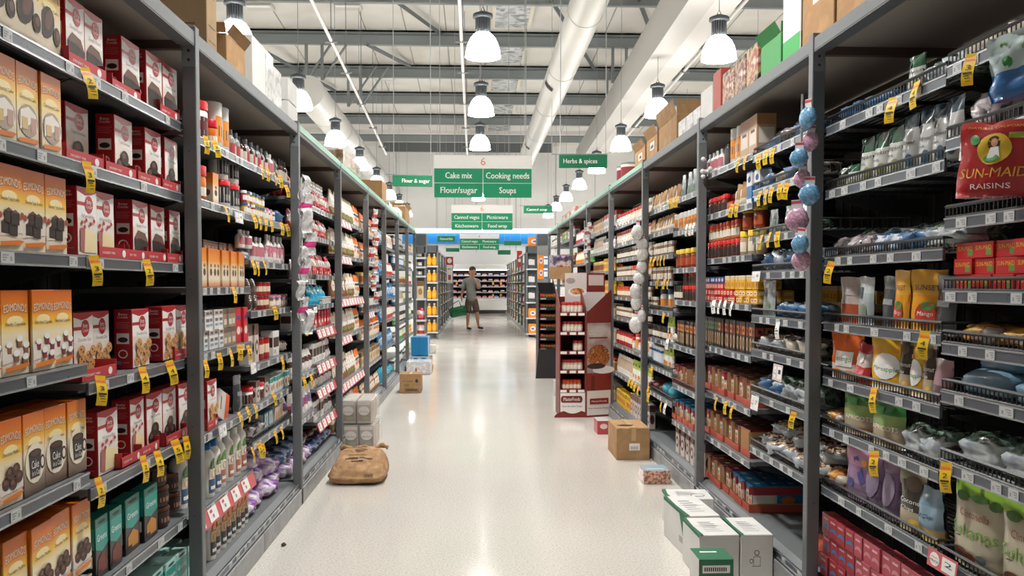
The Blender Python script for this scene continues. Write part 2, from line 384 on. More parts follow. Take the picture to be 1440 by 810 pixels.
# ------------------------------------------------------------------ aisle signs
GRN = mat('0e9a6c', .6); GRND = mat('0c7a52', .6); ORG = mat('f08a50', .5)
wt = mat('f7f7f5', .5)
def rods(b, xs, z0, z1, y): 
    for x in xs: b.tube(mat('a9abac', .5), [(x, y, z0), (x, y, z1)], .006, 5)
def bigsign(px0, px1, py0, pym, py1, Y, words, label, num='6'):
    A = onY(px0, py0, Y); B = onY(px1, py1, Y); m = onY(px0, pym, Y).z
    x0, x1, z0, z1 = A.x, B.x, B.z, A.z
    o = empty('aisle_sign', ((x0 + x1) / 2, Y, z0)); tag(o, label, 'sign')
    W = x1 - x0; h = m - z0
    b = MB(); b.box(wt, -W / 2, 0, h, W / 2, .02, z1 - z0); b.map = front(); b.txt(ORG, num, 0, h + (z1 - m) / 2, (z1 - m) * .85, (z1 - m) * .36); link('number_board', b.mesh('number_board'), o)
    for i, t in enumerate(words):
        b = MB(); cx = -W / 4 if i % 2 == 0 else W / 4; zc = h * .75 if i < 2 else h * .25
        b.box(GRN, cx - W / 4 + .006, 0, zc - h / 4 + .006, cx + W / 4 - .006, .02, zc + h / 4 - .004); b.map = front()
        b.txt(wt, t, cx, zc, h * .3, W * .034 * len(t)); b.lay = 2; b.txt(wt, t, cx + W * .003, zc, h * .3, W * .034 * len(t)); link('panel', b.mesh('panel'), o)
    b = MB(); rods(b, (-W / 2 + .1, W / 2 - .1), z1 - z0, roofz(Y) + .4 - z0, .01); b.box(wt, -W / 2, .005, h * .5 - .01, W / 2, .015, h * .5 + .01); link('hanging_rod', b.mesh('hanging_rod'), o)
bigsign(610, 748, 218, 236.5, 278.5, 14, ('Cake mix', 'Cooking needs', 'Flour/sugar', 'Soups'), 'large hanging aisle sign reading 6, Cake mix, Cooking needs, Flour/sugar, Soups')
bigsign(634.5, 721, 288, 299.5, 324, 22.3, ('Canned veges', 'Picnicware', 'Kitchenware', 'Food wrap'), 'second hanging aisle sign, Canned veges over Kitchenware')
bigsign(646.5, 702, 329, 335.5, 351.5, 35, ('Canned veges', 'Picnicware', 'Kitchenware', 'Food wrap'), 'smallest and farthest green aisle sign hanging before the blue banner')
def flag(px0, px1, py0, py1, Y, t, label, skew=0, m=GRND, tx=.0, yaw=0):
    A = onY(px0, py0, Y); B = onY(px1, py1, Y); W = B.x - A.x; h = A.z - B.z
    o = empty('flag_sign', (A.x, Y, B.z), yaw); tag(o, label, 'sign')
    b = MB(); b.box(m, 0, 0, 0, W, .02, h, .004); b.map = front()
    if t: b.txt(wt, t, W / 2 + tx * W, h / 2, h * .5, W * .7); b.lay = 2; b.txt(wt, t, W / 2 + tx * W + .003, h / 2, h * .5, W * .7)
    link('panel', b.mesh('panel'), o)
    b = MB(); rods(b, (.02, W - .02), h, roofz(Y) + .4 - B.z, .01); b.box(STEEL, -.1, .005, h, W, .02, h + .012); link('hanging_rod', b.mesh('hanging_rod'), o)
flag(552, 608, 246, 262, 12.5, 'Flour & sugar', 'green Flour & sugar sign hanging over the left racks', tx=.08, yaw=.12)
flag(786, 853.5, 217.5, 236.5, 11.5, 'Herbs & spices', 'green Herbs & spices sign hanging over the right racks', tx=-.06, yaw=-.05)
flag(736.5, 777, 289.5, 300, 20, 'Canned soup', 'green Canned soup sign right of the second aisle sign', tx=-.05)
flag(615, 640, 332, 340, 33, 'Canned fish', 'small green sign on the blue banner, left of the far aisle sign')
flag(709, 733, 339, 345, 33, '', 'small plain green sign right of the far aisle sign')
flag(627, 646, 349, 354, 36, '', 'tiny dark green sign below the blue banner on the left')
flag(700, 718, 352, 358, 36, '', 'tiny green sign below the blue banner on the right')
# banner, lit cornice on the back wall
A = onY(566, 328, 40.8); B = onY(771, 343, 40.8)
b = MB(); b.box(mat('1587d6', .5), A.x, 40.75, B.z, B.x, 40.85, A.z); tag(link('blue_banner', b.mesh('blue_banner')), 'long plain blue banner across the back wall behind the green signs', 'banner')
A = onY(578, 322.5, 40.6); B = onY(775, 327, 40.6)
b = MB(); b.box(mat('ffffff', .5, 0, 4), A.x, 40.55, B.z, B.x, 40.7, A.z); b.box(WHITE, A.x, 40.6, A.z, B.x, 40.95, A.z + .06)
tag(link('strip_light', b.mesh('strip_light')), 'long bright white strip light running above the blue banner', 'light')
# ------------------------------------------------------------------ racks
LPY = [1.66, 3.36, 5.25, 6.85, 8.57, 10.24, 11.93, 13.62, 15.32]
RPY = [1.62, 3.45, 5.21, 6.96, 8.71, 10.49, 12.36, 14.26, 16.1]
LX, RX = 1.065, 1.36            # lateral distance of the uprights
SX = {-1: 1.125, 1: 1.42}       # lateral distance of the shelf fronts
# heights of the shelves per half bay, as slope above the eye level
G = [.49, .24, .0, -.25, -.5, -.75]
SH_L = [[.546, .309, .072, -.203, -.485, -.75], [.546, .308, .07, -.255, -.53, -.80],
        [.536, .31, -.01, -.253, -.553, -.825], [.538, .311, .107, -.12, -.364, -.55, -.715],
        [.48, .30, .03, -.253, -.52, -.775], [.48, .30, .06, -.13, -.277, -.50, -.66, -.868],
        [.49, .22, -.10, -.385, -.74], [.49, .22, -.10, -.385, -.74],
        [.46, .2, .0, -.25, -.5, -.75], [.46, .2, .0, -.25, -.5, -.75], [.42, .1, -.15, -.4, -.7], [.42, .1, -.15, -.4, -.7], G, G, G, G]
SH_R = [[.459, .305, .139, -.014, -.125, -.228, -.378, -.588], [.445, .265, .0755, -.108, -.2645, -.405, -.58],
        [.46, .335, .168, .0425, -.1125, -.234, -.39, -.585], [.4735, .297, .109, -.073, -.262, -.457, -.649],
        [.423, .2635, .079, -.078, -.30, -.498, -.684], [.4157, .286, .157, .0165, -.143, -.30, -.454, -.604],
        [.41, .28, .176, .05, -.085, -.228, -.42, -.622], [.41, .28, .176, .05, -.085, -.228, -.42, -.622],
        [.425, .26, .1, -.07, -.25, -.45, -.65], [.425, .26, .1, -.07, -.25, -.45, -.65], [.40, .2, .0, -.2, -.4, -.6], [.40, .2, .0, -.2, -.4, -.6], G, G, G, G]
WIRE_R = {0: 9, 1: 9, 2: 9, 3: 0, 4: 0, 5: 0}
WIRE = {(1, 0): range(0, 8), (1, 1): range(0, 7), (1, 2): range(0, 8), (1, 5): (), (-1, 3): (6,)}
BASEZ = .145
def modY(side, m):
    P = LPY if side < 0 else RPY; i = m // 2; a, c = P[i], P[i + 1]; mid = (a + c) / 2
    return (a + .03, mid) if m % 2 == 0 else (mid, c - .03)
def shz(side, m, k):
    S = SH_L if side < 0 else SH_R
    return BASEZ if k >= len(S[m]) else H0 + S[m][k] * SX[side]
bayname = {}
for s_, nm in ((-1, 'left'), (1, 'right')):
    for i in range(8): bayname[s_, i] = '%s %s bay' % (['nearest', 'second', 'third', 'fourth', 'fifth', 'sixth', 'seventh', 'eighth'][i], nm)
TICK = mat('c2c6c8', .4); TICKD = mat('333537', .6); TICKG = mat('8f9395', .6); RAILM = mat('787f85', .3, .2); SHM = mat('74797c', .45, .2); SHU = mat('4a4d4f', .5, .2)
RAILD = mat('59616a', .3, .2); REDT = mat('d0626a', .4); FENCE = mat('3a3d3f', .35, .5); MINT = mat('8fc4ae', .4); DECKM = mat('b3aca3', .75); DECKU = mat('9e978e', .75)
PLM = mott(('8c8f90', '9b9e9f', '85888a'), 5, .4)
rng = random.Random(7)
for side in (-1, 1):
    P = LPY if side < 0 else RPY; PX = LX if side < 0 else RX; Sx = SX[side] - PX
    for i in range(8):
        y0, y1 = P[i], P[i + 1]; L = y1 - y0
        o = empty('shelving_bay', (side * PX, y0, 0)); tag(o, 'grey steel shelving bay of packed shelves, %s of the aisle' % bayname[side, i].replace(' bay', ' row').replace('left row', 'on the left side').replace('right row', 'on the right side'), 'shelves', 'tall grey shelving bays')
        X = lambda d: side * d        # d grows away from the aisle
        # upright at the far end of the bay (and the near one of the first)
        ztop = 2.315 if side < 0 else 2.345
        for yy in ([y1] if i else [0 + y0, y1]):
            b = MB(); q = yy - y0
            b.box(POSTM, X(0), q - .025, .1, X(.052), q + .02, ztop + .02, .003)
            b.box(POSTM, X(0), q - .025, 0, X(.052), q + .02, .1)
            for zz in (ztop - .075, ztop - .11): b.tube(DARK, [(X(.026), q - .028, zz), (X(.026), q - .02, zz)], .006, 6)
            b.box(STEEL, X(.0), q - .027, ztop - .135, X(.052), q - .0245, ztop - .055)
            for zz in (.45, .8, 1.0, 1.37, 1.86): b.tube(DARK, [(X(.03), q - .0265, zz), (X(.03), q - .02, zz)], .0025, 5)
            link('upright', b.mesh('upright'), o)
            b = MB(); b.box(POSTM, X(.78), q - .025, .1, X(.83), q + .02, ztop); link('rear_upright', b.mesh('rear_upright'), o)
        zb = ztop - .055
        b = MB(); b.box(mat('6e7477', .45, .1), X(.004), .02, zb, X(.04), L - .025, ztop, .003); b.box(mat('6a6f72', .5, .2), X(.004), .02, zb - .004, X(.06), L - .025, zb)
        if i >= (3 if side < 0 else 4) - (1 if side < 0 else 1): b.box(MINT, X(0), .02, ztop - .035, X(.004), L - .02, ztop + .004)
        link('top_beam', b.mesh('top_beam'), o)
        b = MB(); b.box(DECKU, X(.04), .02, zb + .012, X(.80), L - .02, zb + .03); b.box(DECKM, X(.04), .02, zb + .03, X(.80), L - .02, zb + .036); b.box(mat('5d4a42', .6), X(.05), L - .05, zb - .02, X(.8), L - .02, zb + .012); link('deck_panel', b.mesh('deck_panel'), o)
        b = MB(); b.box(mat('17181a', .8), X(.56), .02, .1, X(.58), L, 1.97); b.box(mat('5f5752', .8), X(.56), .02, 1.97, X(.58), L, zb)
        for kk in range(0, int(L / .1)): b.box(mat('222426', .6), X(.555), .05 + kk * .1, .15, X(.56), .06 + kk * .1, 1.95)
        link('back_panel', b.mesh('back_panel'), o)
        b = MB(); b.box(PLM, X(.0), 0.0, 0.0, X(.04), L / 2 - .002, .098, .003); b.box(PLM, X(0), L / 2 + .002, 0, X(.04), L - .0, .098, .003); b.box(DARK, X(.006), 0, .098, X(.5), L, .1)
        link('plinth', b.mesh('plinth'), o)
        for h in (0, 1):
            m = 2 * i + h; a, c = modY(side, m); a -= y0; c -= y0; S = (SH_L if side < 0 else SH_R)[m]
            for k in range(len(S) + 1):
                z = shz(side, m, k); base = k == len(S); wire = k in WIRE.get((side, m), ()) and not base
                b = MB(); D = .42 if not base else .48
                x0 = Sx
                if base:
                    b.add(SHM, [(X(.01), a, .102), (X(.01), c, .102), (X(Sx), c, z), (X(Sx), a, z)], [(0, 1, 2, 3)])
                    b.box(SHM, X(Sx), a, z - .02, X(.5), c, z)
                elif wire:
                    b.box(FENCE, X(x0 + .006), a + .004, z - .004, X(x0 + .012), c - .004, z)
                    for q in range(14): xx = x0 + .02 + q * .03; b.bar(FENCE, (X(xx), a + .01, z - .006), (X(xx), c - .01, z - .006), .006)
                    for q in range(4): yy = a + (c - a) * (q + .5) / 4; b.box(DARK, X(x0), yy - .006, z - .022, X(x0 + D), yy + .006, z - .009)
                else:
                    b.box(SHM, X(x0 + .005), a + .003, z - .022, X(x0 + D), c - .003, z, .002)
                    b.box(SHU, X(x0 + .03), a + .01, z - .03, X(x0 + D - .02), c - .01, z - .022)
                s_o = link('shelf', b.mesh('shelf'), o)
                if i > 5: 
                    b = MB(); b.box(RAILM, X(x0 - .004), a, z - .04, X(x0 + .006), c, z + .003); link('price_rail', b.mesh('price_rail'), s_o); continue
                # brackets
                if not base:
                    for yy in (a + .004, c - .008):
                        b = MB(); b.prism(DARK, [(X(x0 + .03), z - .026), (X(x0 + D), z - .026), (X(x0 + D), z - .10), (X(x0 + .22), z - .085), (X(x0 + .06), z - .04)], 'y', yy, yy + .004)
                        link('bracket', b.mesh('bracket'), s_o)
                b = MB(); rail_x = x0 if not base else x0 - .04
                zt = z + (.0 if not base else -.015)
                b.box(RAILD if m < 6 else RAILM, X(rail_x - .004), a + .002, zt - .034, X(rail_x + .005), c - .002, zt + .002, .0015)
                b.box(mat('a7adb1', .2, .4), X(rail_x - .0055), a + .002, zt - .0345, X(rail_x), c - .002, zt - .029)
                b.box(mat('a7adb1', .2, .4), X(rail_x - .0055), a + .002, zt - .0035, X(rail_x), c - .002, zt + .002)
                link('price_rail', b.mesh('price_rail'), s_o)
                # tickets
                yy = a + rng.uniform(.02, .15); n = 0; ts = []
                red = side < 0 and (m, k) in ((2, 5), (5, 4), (5, 5), (5, 6), (5, 7), (6, 4), (6, 0), (6, 1), (6, 2), (6, 3), (7, 4), (7, 2), (8, 3))
                dens = (.12, .4) if side < 0 and m < 2 else ((.03, .18) if m < 6 else (.08, .3))
                while yy < c - .07 and i < 5:
                    wd = rng.uniform(.04, .06)
                    b = MB(); xo = rail_x - .0062
                    mm = TICK
                    b.box(mm, X(xo), yy, zt - .031, X(xo + .002), yy + wd, zt - .003)
                    if i < 3:
                        for q in range(3): b.box(TICKG, X(xo - .0003), yy + wd * .12, zt - .012 - q * .006, X(xo), yy + wd * (.55 - .1 * q), zt - .009 - q * .006)
                        b.box(TICKG, X(xo - .0003), yy + wd * .7, zt - .024, X(xo), yy + wd * .82, zt - .014)
                    link('ticket', b.mesh('ticket'), s_o); n += 1
                    yy += wd + rng.uniform(*dens)
                if red:
                    b = MB(); xo = rail_x - .012; zr = zt - .005; yy = a; q = 0
                    b.add(REDT, [(X(xo - .012), a, zr - .07), (X(xo - .012), c, zr - .07), (X(xo + .01), c, zr), (X(xo + .01), a, zr), (X(xo - .010), a, zr - .072), (X(xo - .010), c, zr - .072), (X(xo + .013), c, zr - .001), (X(xo + .013), a, zr - .001)],
                          [(0, 1, 2, 3), (7, 6, 5, 4), (0, 3, 7, 4), (1, 2, 6, 5)])
                    pp = lambda yv, t, e: (X(xo - .012 + .022 * t - e), yv, zr - .07 + .07 * t)
                    while yy < c - .1:
                        b.add(WHITE, [pp(yy + .01, .12, .002), pp(yy + .12, .12, .002), pp(yy + .12, .88, .002), pp(yy + .01, .88, .002)], [(0, 1, 2, 3)])
                        b.add(REDT, [pp(yy + .03, .62, .003), pp(yy + .06, .62, .003), pp(yy + .06, .8, .003), pp(yy + .03, .8, .003)], [(0, 1, 2, 3)])
                        b.add(TICKG, [pp(yy + .05, .3, .003), pp(yy + .07, .3, .003), pp(yy + .07, .5, .003), pp(yy + .05, .5, .003)], [(0, 1, 2, 3)])
                        yy += .17
                    link('promotion_strip', b.mesh('promotion_strip'), s_o)['label'] = 'red and white promotion strip'
                if wire or (side, m, k) in ((-1, 3, 6), (1, 5, 4), (1, 4, 5), (1, 5, 7), (1, 5, 6)):
                    b = MB(); zf = z + .036
                    b.bar(FENCE, (X(x0), a + .004, zf), (X(x0), c - .004, zf), .008); b.bar(FENCE, (X(x0), a + .004, z + .004), (X(x0), c - .004, z + .004), .006)
                    nn = int((c - a) / .02)
                    for q in range(nn + 1): yy = a + .004 + (c - a - .008) * q / nn; b.box(FENCE, X(x0 - .0015), yy - .0013, z, X(x0 + .0015), yy + .0013, zf)
                    for yy in (a + .006, c - .006):
                        b.bar(FENCE, (X(x0), yy, zf), (X(x0 + D), yy, zf), .006)
                        for q in range(1, 9): b.box(FENCE, X(x0 + q * .045 - .0013), yy - .0013, z, X(x0 + q * .045 + .0013), yy + .0013, zf)
                    link('wire_fence', b.mesh('wire_fence'), s_o)

# ------------------------------------------------------------------ hanging price tags
YEL = mat('f2c81e', .45); YO = mat('e8962a', .45)
def tagmesh(body, head, w, h, price):
    b = MB(); n = 6; vs = []
    for q in range(n + 1): t = q / n; vs += [(-w / 2, -.012 * math.sin(t * 2.4) * 1.2, -h * t), (w / 2, -.012 * math.sin(t * 2.4) * 1.2, -h * t)]
    for q in range(n):
        b.face(head if q == 0 else body, [vs[2 * q], vs[2 * q + 2], vs[2 * q + 3], vs[2 * q + 1]])
    b.face(body, [(-w / 2, .001, .012), (w / 2, .001, .012), (w / 2, 0, 0), (-w / 2, 0, 0)])
    b.map = lambda u, v, o: (u, -.012 * math.sin(min(1, -v / h) * 2.4) * 1.2 - .0008 - o, v)
    if price:
        b.txt(mat('c03018', .5), 'SPECIAL', 0, -h * .1, h * .09, w * .85)
        b.txt(TICKD, price, -.0 * w, -h * .37, h * .26, w * .45); b.rect(TICKD, -w * .38, -h * .6, w * .38, -h * .53)
        b.rect(TICKD, -w * .3, -h * .68, w * .2, -h * .65); b.rect(TICKD, -w * .2, -h * .76, w * .3, -h * .735); b.rect(TICKD, -w * .1, -h * .86, w * .3, -h * .84)
    else:
        b.rect(TICKD, -w * .35, -h * .5, w * .3, -h * .42); b.rect(TICKD, -w * .3, -h * .35, 0, -h * .3); b.rect(TICKD, -w * .3, -h * .68, w * .1, -h * .63)
    return b.mesh('price_tag')
TG = {p: tagmesh(YEL, YO, .044, .092, p) for p in ('4', '5', '3', '2')}
TW = tagmesh(WHITE, WHITE, .05, .1, '')
def htag(side, x, y, kind='y', sc=1, p=None):
    P = onX(x, y, side * (SX[side] - .012))
    near = (x < 260 and side < 0) or (x > 1160 and side > 0)
    me = TW if kind == 'w' else TG[p or rng.choice('4532')]
    o = link('price_tag', me, None, P); o.rotation_euler = (rng.uniform(-.12, .05), rng.uniform(-.18, .18), (PI / 2 if side < 0 else -PI / 2) + rng.uniform(-.25, .25) + (-.25 if side < 0 else .25))
    P_ = LPY if side < 0 else RPY
    i = max(0, min(7, sum(1 for q in P_ if q < P.y) - 1))
    hz = ['bottom', 'knee high', 'waist high', 'chest high', 'head high', 'highest'][max(0, min(5, int((P.z - .15) / .36)))]
    sc = sc * (.72 if 280 < x < 1140 else .86); o.scale = (sc, sc, sc)
    c_ = 'white' if kind == 'w' else 'yellow'
    pos = 'near end' if (P.y - P_[i]) < (P_[i + 1] - P_[i]) / 2 else 'far end'
    tag(o, '%s price tag hanging from the %s shelf, %s of the %s' % (c_, hz, pos, bayname[side, i]), 'price tag', '%s tags, %s shelf, %s, %s' % (c_, hz, pos, bayname[side, i]))
LT = [(120, 100), (122, 232), (132, 364), (206, 369), (141, 533), (200, 520), (238, 511), (138, 676), (201, 645), (221, 638), (246, 622), (261, 617), (289, 194), (301, 200), (367, 234), (376, 238), (386, 244), (393, 248), (402, 262),
      (317, 292), (356, 303), (364, 305), (372, 307), (380, 309), (396, 315), (403, 317), (355, 368), (361, 370), (371, 369), (328, 406), (288.5, 509), (308, 499), (324, 495), (337, 487), (349, 488), (396, 504), (386, 433),
      (336, 582), (347, 574), (358, 570), (384, 554), (354, 631), (363.5, 625), (369, 626), (386, 608), (395, 602), (430, 458), (437, 528), (427, 532), (436, 330), (529, 318), (537, 322), (527, 384), (540, 388)]
RT = [(1366, 80.5, '3'), (1408, 62, '3'), (1289, 119, '4'), (1256, 141, '4'), (1169, 371, '7'), (1301, 470, '4'), (1229, 549, '4'), (1230, 638, '2'), (1331, 655, '2'), (1039, 225), (1049, 221), (1067, 220), (1078, 213.5), (1087, 211),
      (1069, 271), (1078, 269), (1086, 265.6), (1097, 261), (1107, 260), (1030, 289), (1037, 288), (1071, 333), (1083, 329), (1094, 328), (1008, 561), (1021, 566), (1030, 572), (1116, 582), (943, 281), (947, 280), (951, 279), (954, 278),
      (916, 363), (921, 363), (926, 362), (930, 362), (935, 361), (925, 394), (935, 394), (940, 394), (934, 442), (917, 517), (913, 554), (930, 567), (886, 533), (890, 536), (894, 540), (898, 545), (912, 545)]
for t in LT: htag(-1, t[0], t[1])
for t in RT: htag(1, t[0], t[1], 'y', 1, t[2] if len(t) > 2 and t[2] in TG else None)
for t in [(1004, 424), (1013, 424), (1020, 425), (1030, 426), (966, 317), (971, 316), (976, 315), (869, 309), (873, 307), (877, 306), (881, 304), (885, 303), (864, 337), (877, 334), (882, 333), (939, 478), (936, 569), (1094, 455)]: htag(1, t[0], t[1], 'w')
# larger price cards
def card(side, x, y, w, h, m1, price, label, tilt=0):
    P = onX(x, y, side * (SX[side] - .02)); b = MB(); b.box(m1, 0, 0, -h, w, .002, 0); b.map = front()
    b.rect(WHITE, w * .5, -h * .88, w * .95, -h * .12); b.ell(WHITE, w * .25, -h * .5, w * .17, h * .38); b.txt(TICKD, price, w * .72, -h * .45, h * .4, w * .25)
    b.txt(REDT, 'GREAT', w * .25, -h * .4, h * .12, w * .24); b.txt(TICKD, 'PRICE', w * .25, -h * .6, h * .16, w * .28)
    o = link('price_card', b.mesh('price_card'), None, P); o.rotation_euler = (-.1, tilt, PI / 2 if side < 0 else -PI / 2); tag(o, label, 'price card')
card(1, 1306, 768, .16, .055, REDT, '2', 'red and white GREAT PRICE card on the lowest right shelf, nearest the camera', .0)
card(1, 1088, 511, .12, .075, mat('d9c9c9'), '1', 'pale price card with red edge on a right wire shelf left of the nearest upright')
card(1, 1057, 555, .11, .07, WHITE, '7', 'white price card at the end of a lower right wire shelf')
card(1, 1058, 382, .12, .05, WHITE, '8', 'white price card at the corner of a chest high right wire shelf')
card(1, 1352, 192, .03, .07, WHITE, '2', 'small white price card beside the hanging red raisin bag')
card(-1, 307, 600, .11, .055, mat('c9cbcc'), '5', 'grey and white price card below the fallen carton on the left')
card(-1, 352, 511, .1, .055, mat('d9d4d6'), '3', 'white price card beside the tall marshmallow box on the left')
card(-1, 441, 432, .12, .04, WHITE, '3', 'white price card below the cyan bags on the left')
card(-1, 330, 297, .13, .05, mat('d5d5da'), '4', 'pale price cards below the red lid jars on the left')
# ------------------------------------------------------------------ goods: one builder per kind
KB = {}     # kind -> (list of (name, mesh)), width, depth, height, description, category
def kind(key, name, desc, cat, wdh, parts):
    KB[key] = (name, desc, cat, wdh, [(n, b.mesh(n) if isinstance(b, MB) else b) for n, b in parts])
RED = mat('b3202c', .35); REDD = mat('8e1a26', .35); CREAM = mat('efe6d2', .45); BRN = mat('4a2c22', .5); BRD = mat('2c1c18', .5); TAN = mat('c89a5e', .5); GOLD = mat('e8b84a', .4)
PINK = mat('e08aa8', .4); BLU = mat('2b6cb8', .35); NAVY = mat('1c2a52', .4); TEAL = mat('1f9a8f', .35); CYAN = mat('28a6cc', .3); PUR = mat('7b3f9a', .35); LGRY = mat('c4c6c8', .45); YELB = mat('efc93a', .4); GRN2 = mat('3f8f4a', .4); WPL = mat('eeeeec', .3)
rg = random.Random(3)
# orange cake mix cartons
def cakebox(key, var, tx1, flav, w_=.118, h_=.212, light=False):
    w, d, h = w_, .062, h_
    g = grad(((0, 'e9dcc4'), (.14, 'e8dccb'), (.48, 'f5e8c4'), (.6, 'f8cc48'), (.75, 'ee8a1c'), (1, 'd4640c')) if not light else ((0, 'd9cbb0'), (.42, 'f1e6cc'), (.6, 'f7d878'), (.76, 'f09a3c'), (1, 'de6f1c')), h)
    if var == 'cup': g = grad(((0, '5a4636'), (.2, '8a7460'), (.5, 'f1e6cc'), (.68, 'f5c040'), (.82, 'ea8718'), (1, 'cf600c')), h)
    if var == 'choc': g = grad(((0, 'cfc0a8'), (.5, 'dccfb4'), (.7, 'f3cf68'), (.86, 'ec9228'), (1, 'd6680e')), h)
    b = MB(); b.box(g, 0, 0, 0, w, d, h, .0015); b.map = left(0, d)
    b.map = right(w, 0); b.rect(mat('c96f1e', .4), .004, .02, d - .004, h - .02); b.rect(CREAM, .014, .03, d - .014, .1)
    b.map = left(0, d); b.rect(mat('c96f1e', .4), .004, .02, d - .004, h - .02); b.rect(CREAM, .014, .03, d - .014, .1)
    for q in range(5): b.rect(mat('f3d9b0'), .012, .12 + q * .012, d - .014, .124 + q * .012)
    b.map = front(); b.lay = 0
    b.ell(mat('fbe9b0', .4), w / 2, h * .64, w * .3, h * .06)
    b.txt(mat('b4581a'), 'EDMONDS', w / 2 + .001, h * .79, .03, w * .86, arch=.005)
    b.txt(CREAM, 'EDMONDS', w / 2, h * .796, .028, w * .84, arch=.005)
    b.txt(BRN, tx1, w / 2, h * .6, .012, w * .75)
    if var == 'choc':
        b.ell(BRD, w * .36, h * .42, w * .3, h * .22, rot=-.5); b.ell(mat('5d3a30'), w * .42, h * .46, w * .16, h * .15, rot=-.5); b.ell(BRD, w * .78, h * .3, w * .16, h * .12); b.ell(mat('6a4a3c'), w * .8, h * .32, w * .08, h * .06)
        b.rect(mat('c9bba6'), w * .1, h * .08, w * .8, h * .1); b.rect(mat('c9bba6'), w * .1, h * .05, w * .6, h * .065)
    if var == 'light':
        b.ell(mat('b8a898'), w * .5, h * .33, w * .44, h * .2); b.poly(mat('f4efe6'), [(w * .1, h * .2), (w * .15, h * .44), (w * .5, h * .5), (w * .85, h * .42), (w * .9, h * .22), (w * .6, h * .3)]); b.rect(mat('c9a49a'), w * .6, h * .2, w * .85, h * .38); b.rect(mat('dfbf86'), w * .2, h * .22, w * .45, h * .36)
    if var == 'brownie':
        b.poly(mat('e6ddd2'), [(0, h * .16), (w, h * .22), (w, h * .38), (0, h * .4)])
        for u, v in ((.3, .27), (.6, .25), (.42, .4), (.66, .38)): b.poly(BRD, [(w * (u - .17), h * (v - .07)), (w * (u + .15), h * (v - .08)), (w * (u + .17), h * (v + .06)), (w * (u), h * (v + .1)), (w * (u - .17), h * (v + .06))]); b.poly(mat('6b4436'), [(w * (u - .17), h * (v + .06)), (w * (u + .17), h * (v + .06)), (w * (u), h * (v + .1))])
        b.ell(mat('a33a2c'), w * .92, h * .42, w * .08, h * .04); b.ell(mat('a33a2c'), w * .06, h * .4, w * .08, h * .04)
    if var in ('cupcake', 'red'):
        cc = mat('8a5a3c') if var == 'cupcake' else mat('7c1f26')
        b.poly(mat('e6dfd6'), [(0, h * .14), (w, h * .2), (w, h * .3), (0, h * .34)])
        for u, v in ((.25, .36), (.62, .42), (.85, .34), (.48, .25), (.8, .2)): b.poly(cc, [(w * (u - .1), h * v), (w * (u - .07), h * (v - .1)), (w * (u + .07), h * (v - .1)), (w * (u + .1), h * v)]); b.ell(WHITE, w * u, h * (v + .01), w * .12, h * .04)
    if var == 'cup':
        b.ell(CREAM, w * .5, h * .38, w * .46, h * .25); b.ell(BRD, w * .84, h * .36, w * .12, h * .09); b.ell(CREAM, w * .84, h * .36, w * .07, h * .06)
        b.poly(mat('3a3230'), [(w * .2, h * .5), (w * .26, h * .2), (w * .7, h * .2), (w * .78, h * .5)]); b.ell(mat('241c1a'), w * .49, h * .5, w * .29, h * .05); b.ell(mat('5a3a2c'), w * .49, h * .5, w * .24, h * .035)
        b.txt(WHITE, 'Cake', w * .47, h * .36, .03, w * .34); b.txt(WHITE, 'in a Cup', w * .5, h * .26, .02, w * .38)
    if var == 'muffin':
        b.poly(mat('e9e1d8'), [(0, h * .14), (w, h * .16), (w, h * .3), (0, h * .28)])
        for u, v in ((.25, .26), (.55, .24), (.8, .3), (.4, .38), (.66, .4)): b.ell(mat('4a2e24'), w * u, h * v, w * .17, h * .075); b.ell(mat('7a5240'), w * (u - .03), h * (v + .02), w * .08, h * .03)
    if var != 'cup' and var != 'choc': b.poly(mat('e07d1e', .4), [(w * .05, h * .05), (w * .8, h * .07), (w * .97, h * .12), (w * .8, h * .13), (w * .05, h * .1)])
    kind(key, 'cake_mix_box', 'orange cake mix box, ' + flav + ' picture', 'box', (w, d, h), [('', b)])
cakebox('e1', 'choc', 'Chocolate Cake', 'dark chocolate cake'); cakebox('e2', 'light', 'Continental Cake', 'white iced cake', light=True); cakebox('e3', 'brownie', 'Chocolate Fudge Brownie', 'stacked brownie')
cakebox('e4', 'cupcake', 'Vanilla Cupcakes', 'vanilla cupcake'); cakebox('e4r', 'red', 'Red Velvet Cupcakes', 'red cupcake'); cakebox('e5', 'cup', 'Double Chocolate', 'dark coffee cup'); cakebox('e6', 'muffin', 'Chocolate Muffins', 'chocolate muffin')
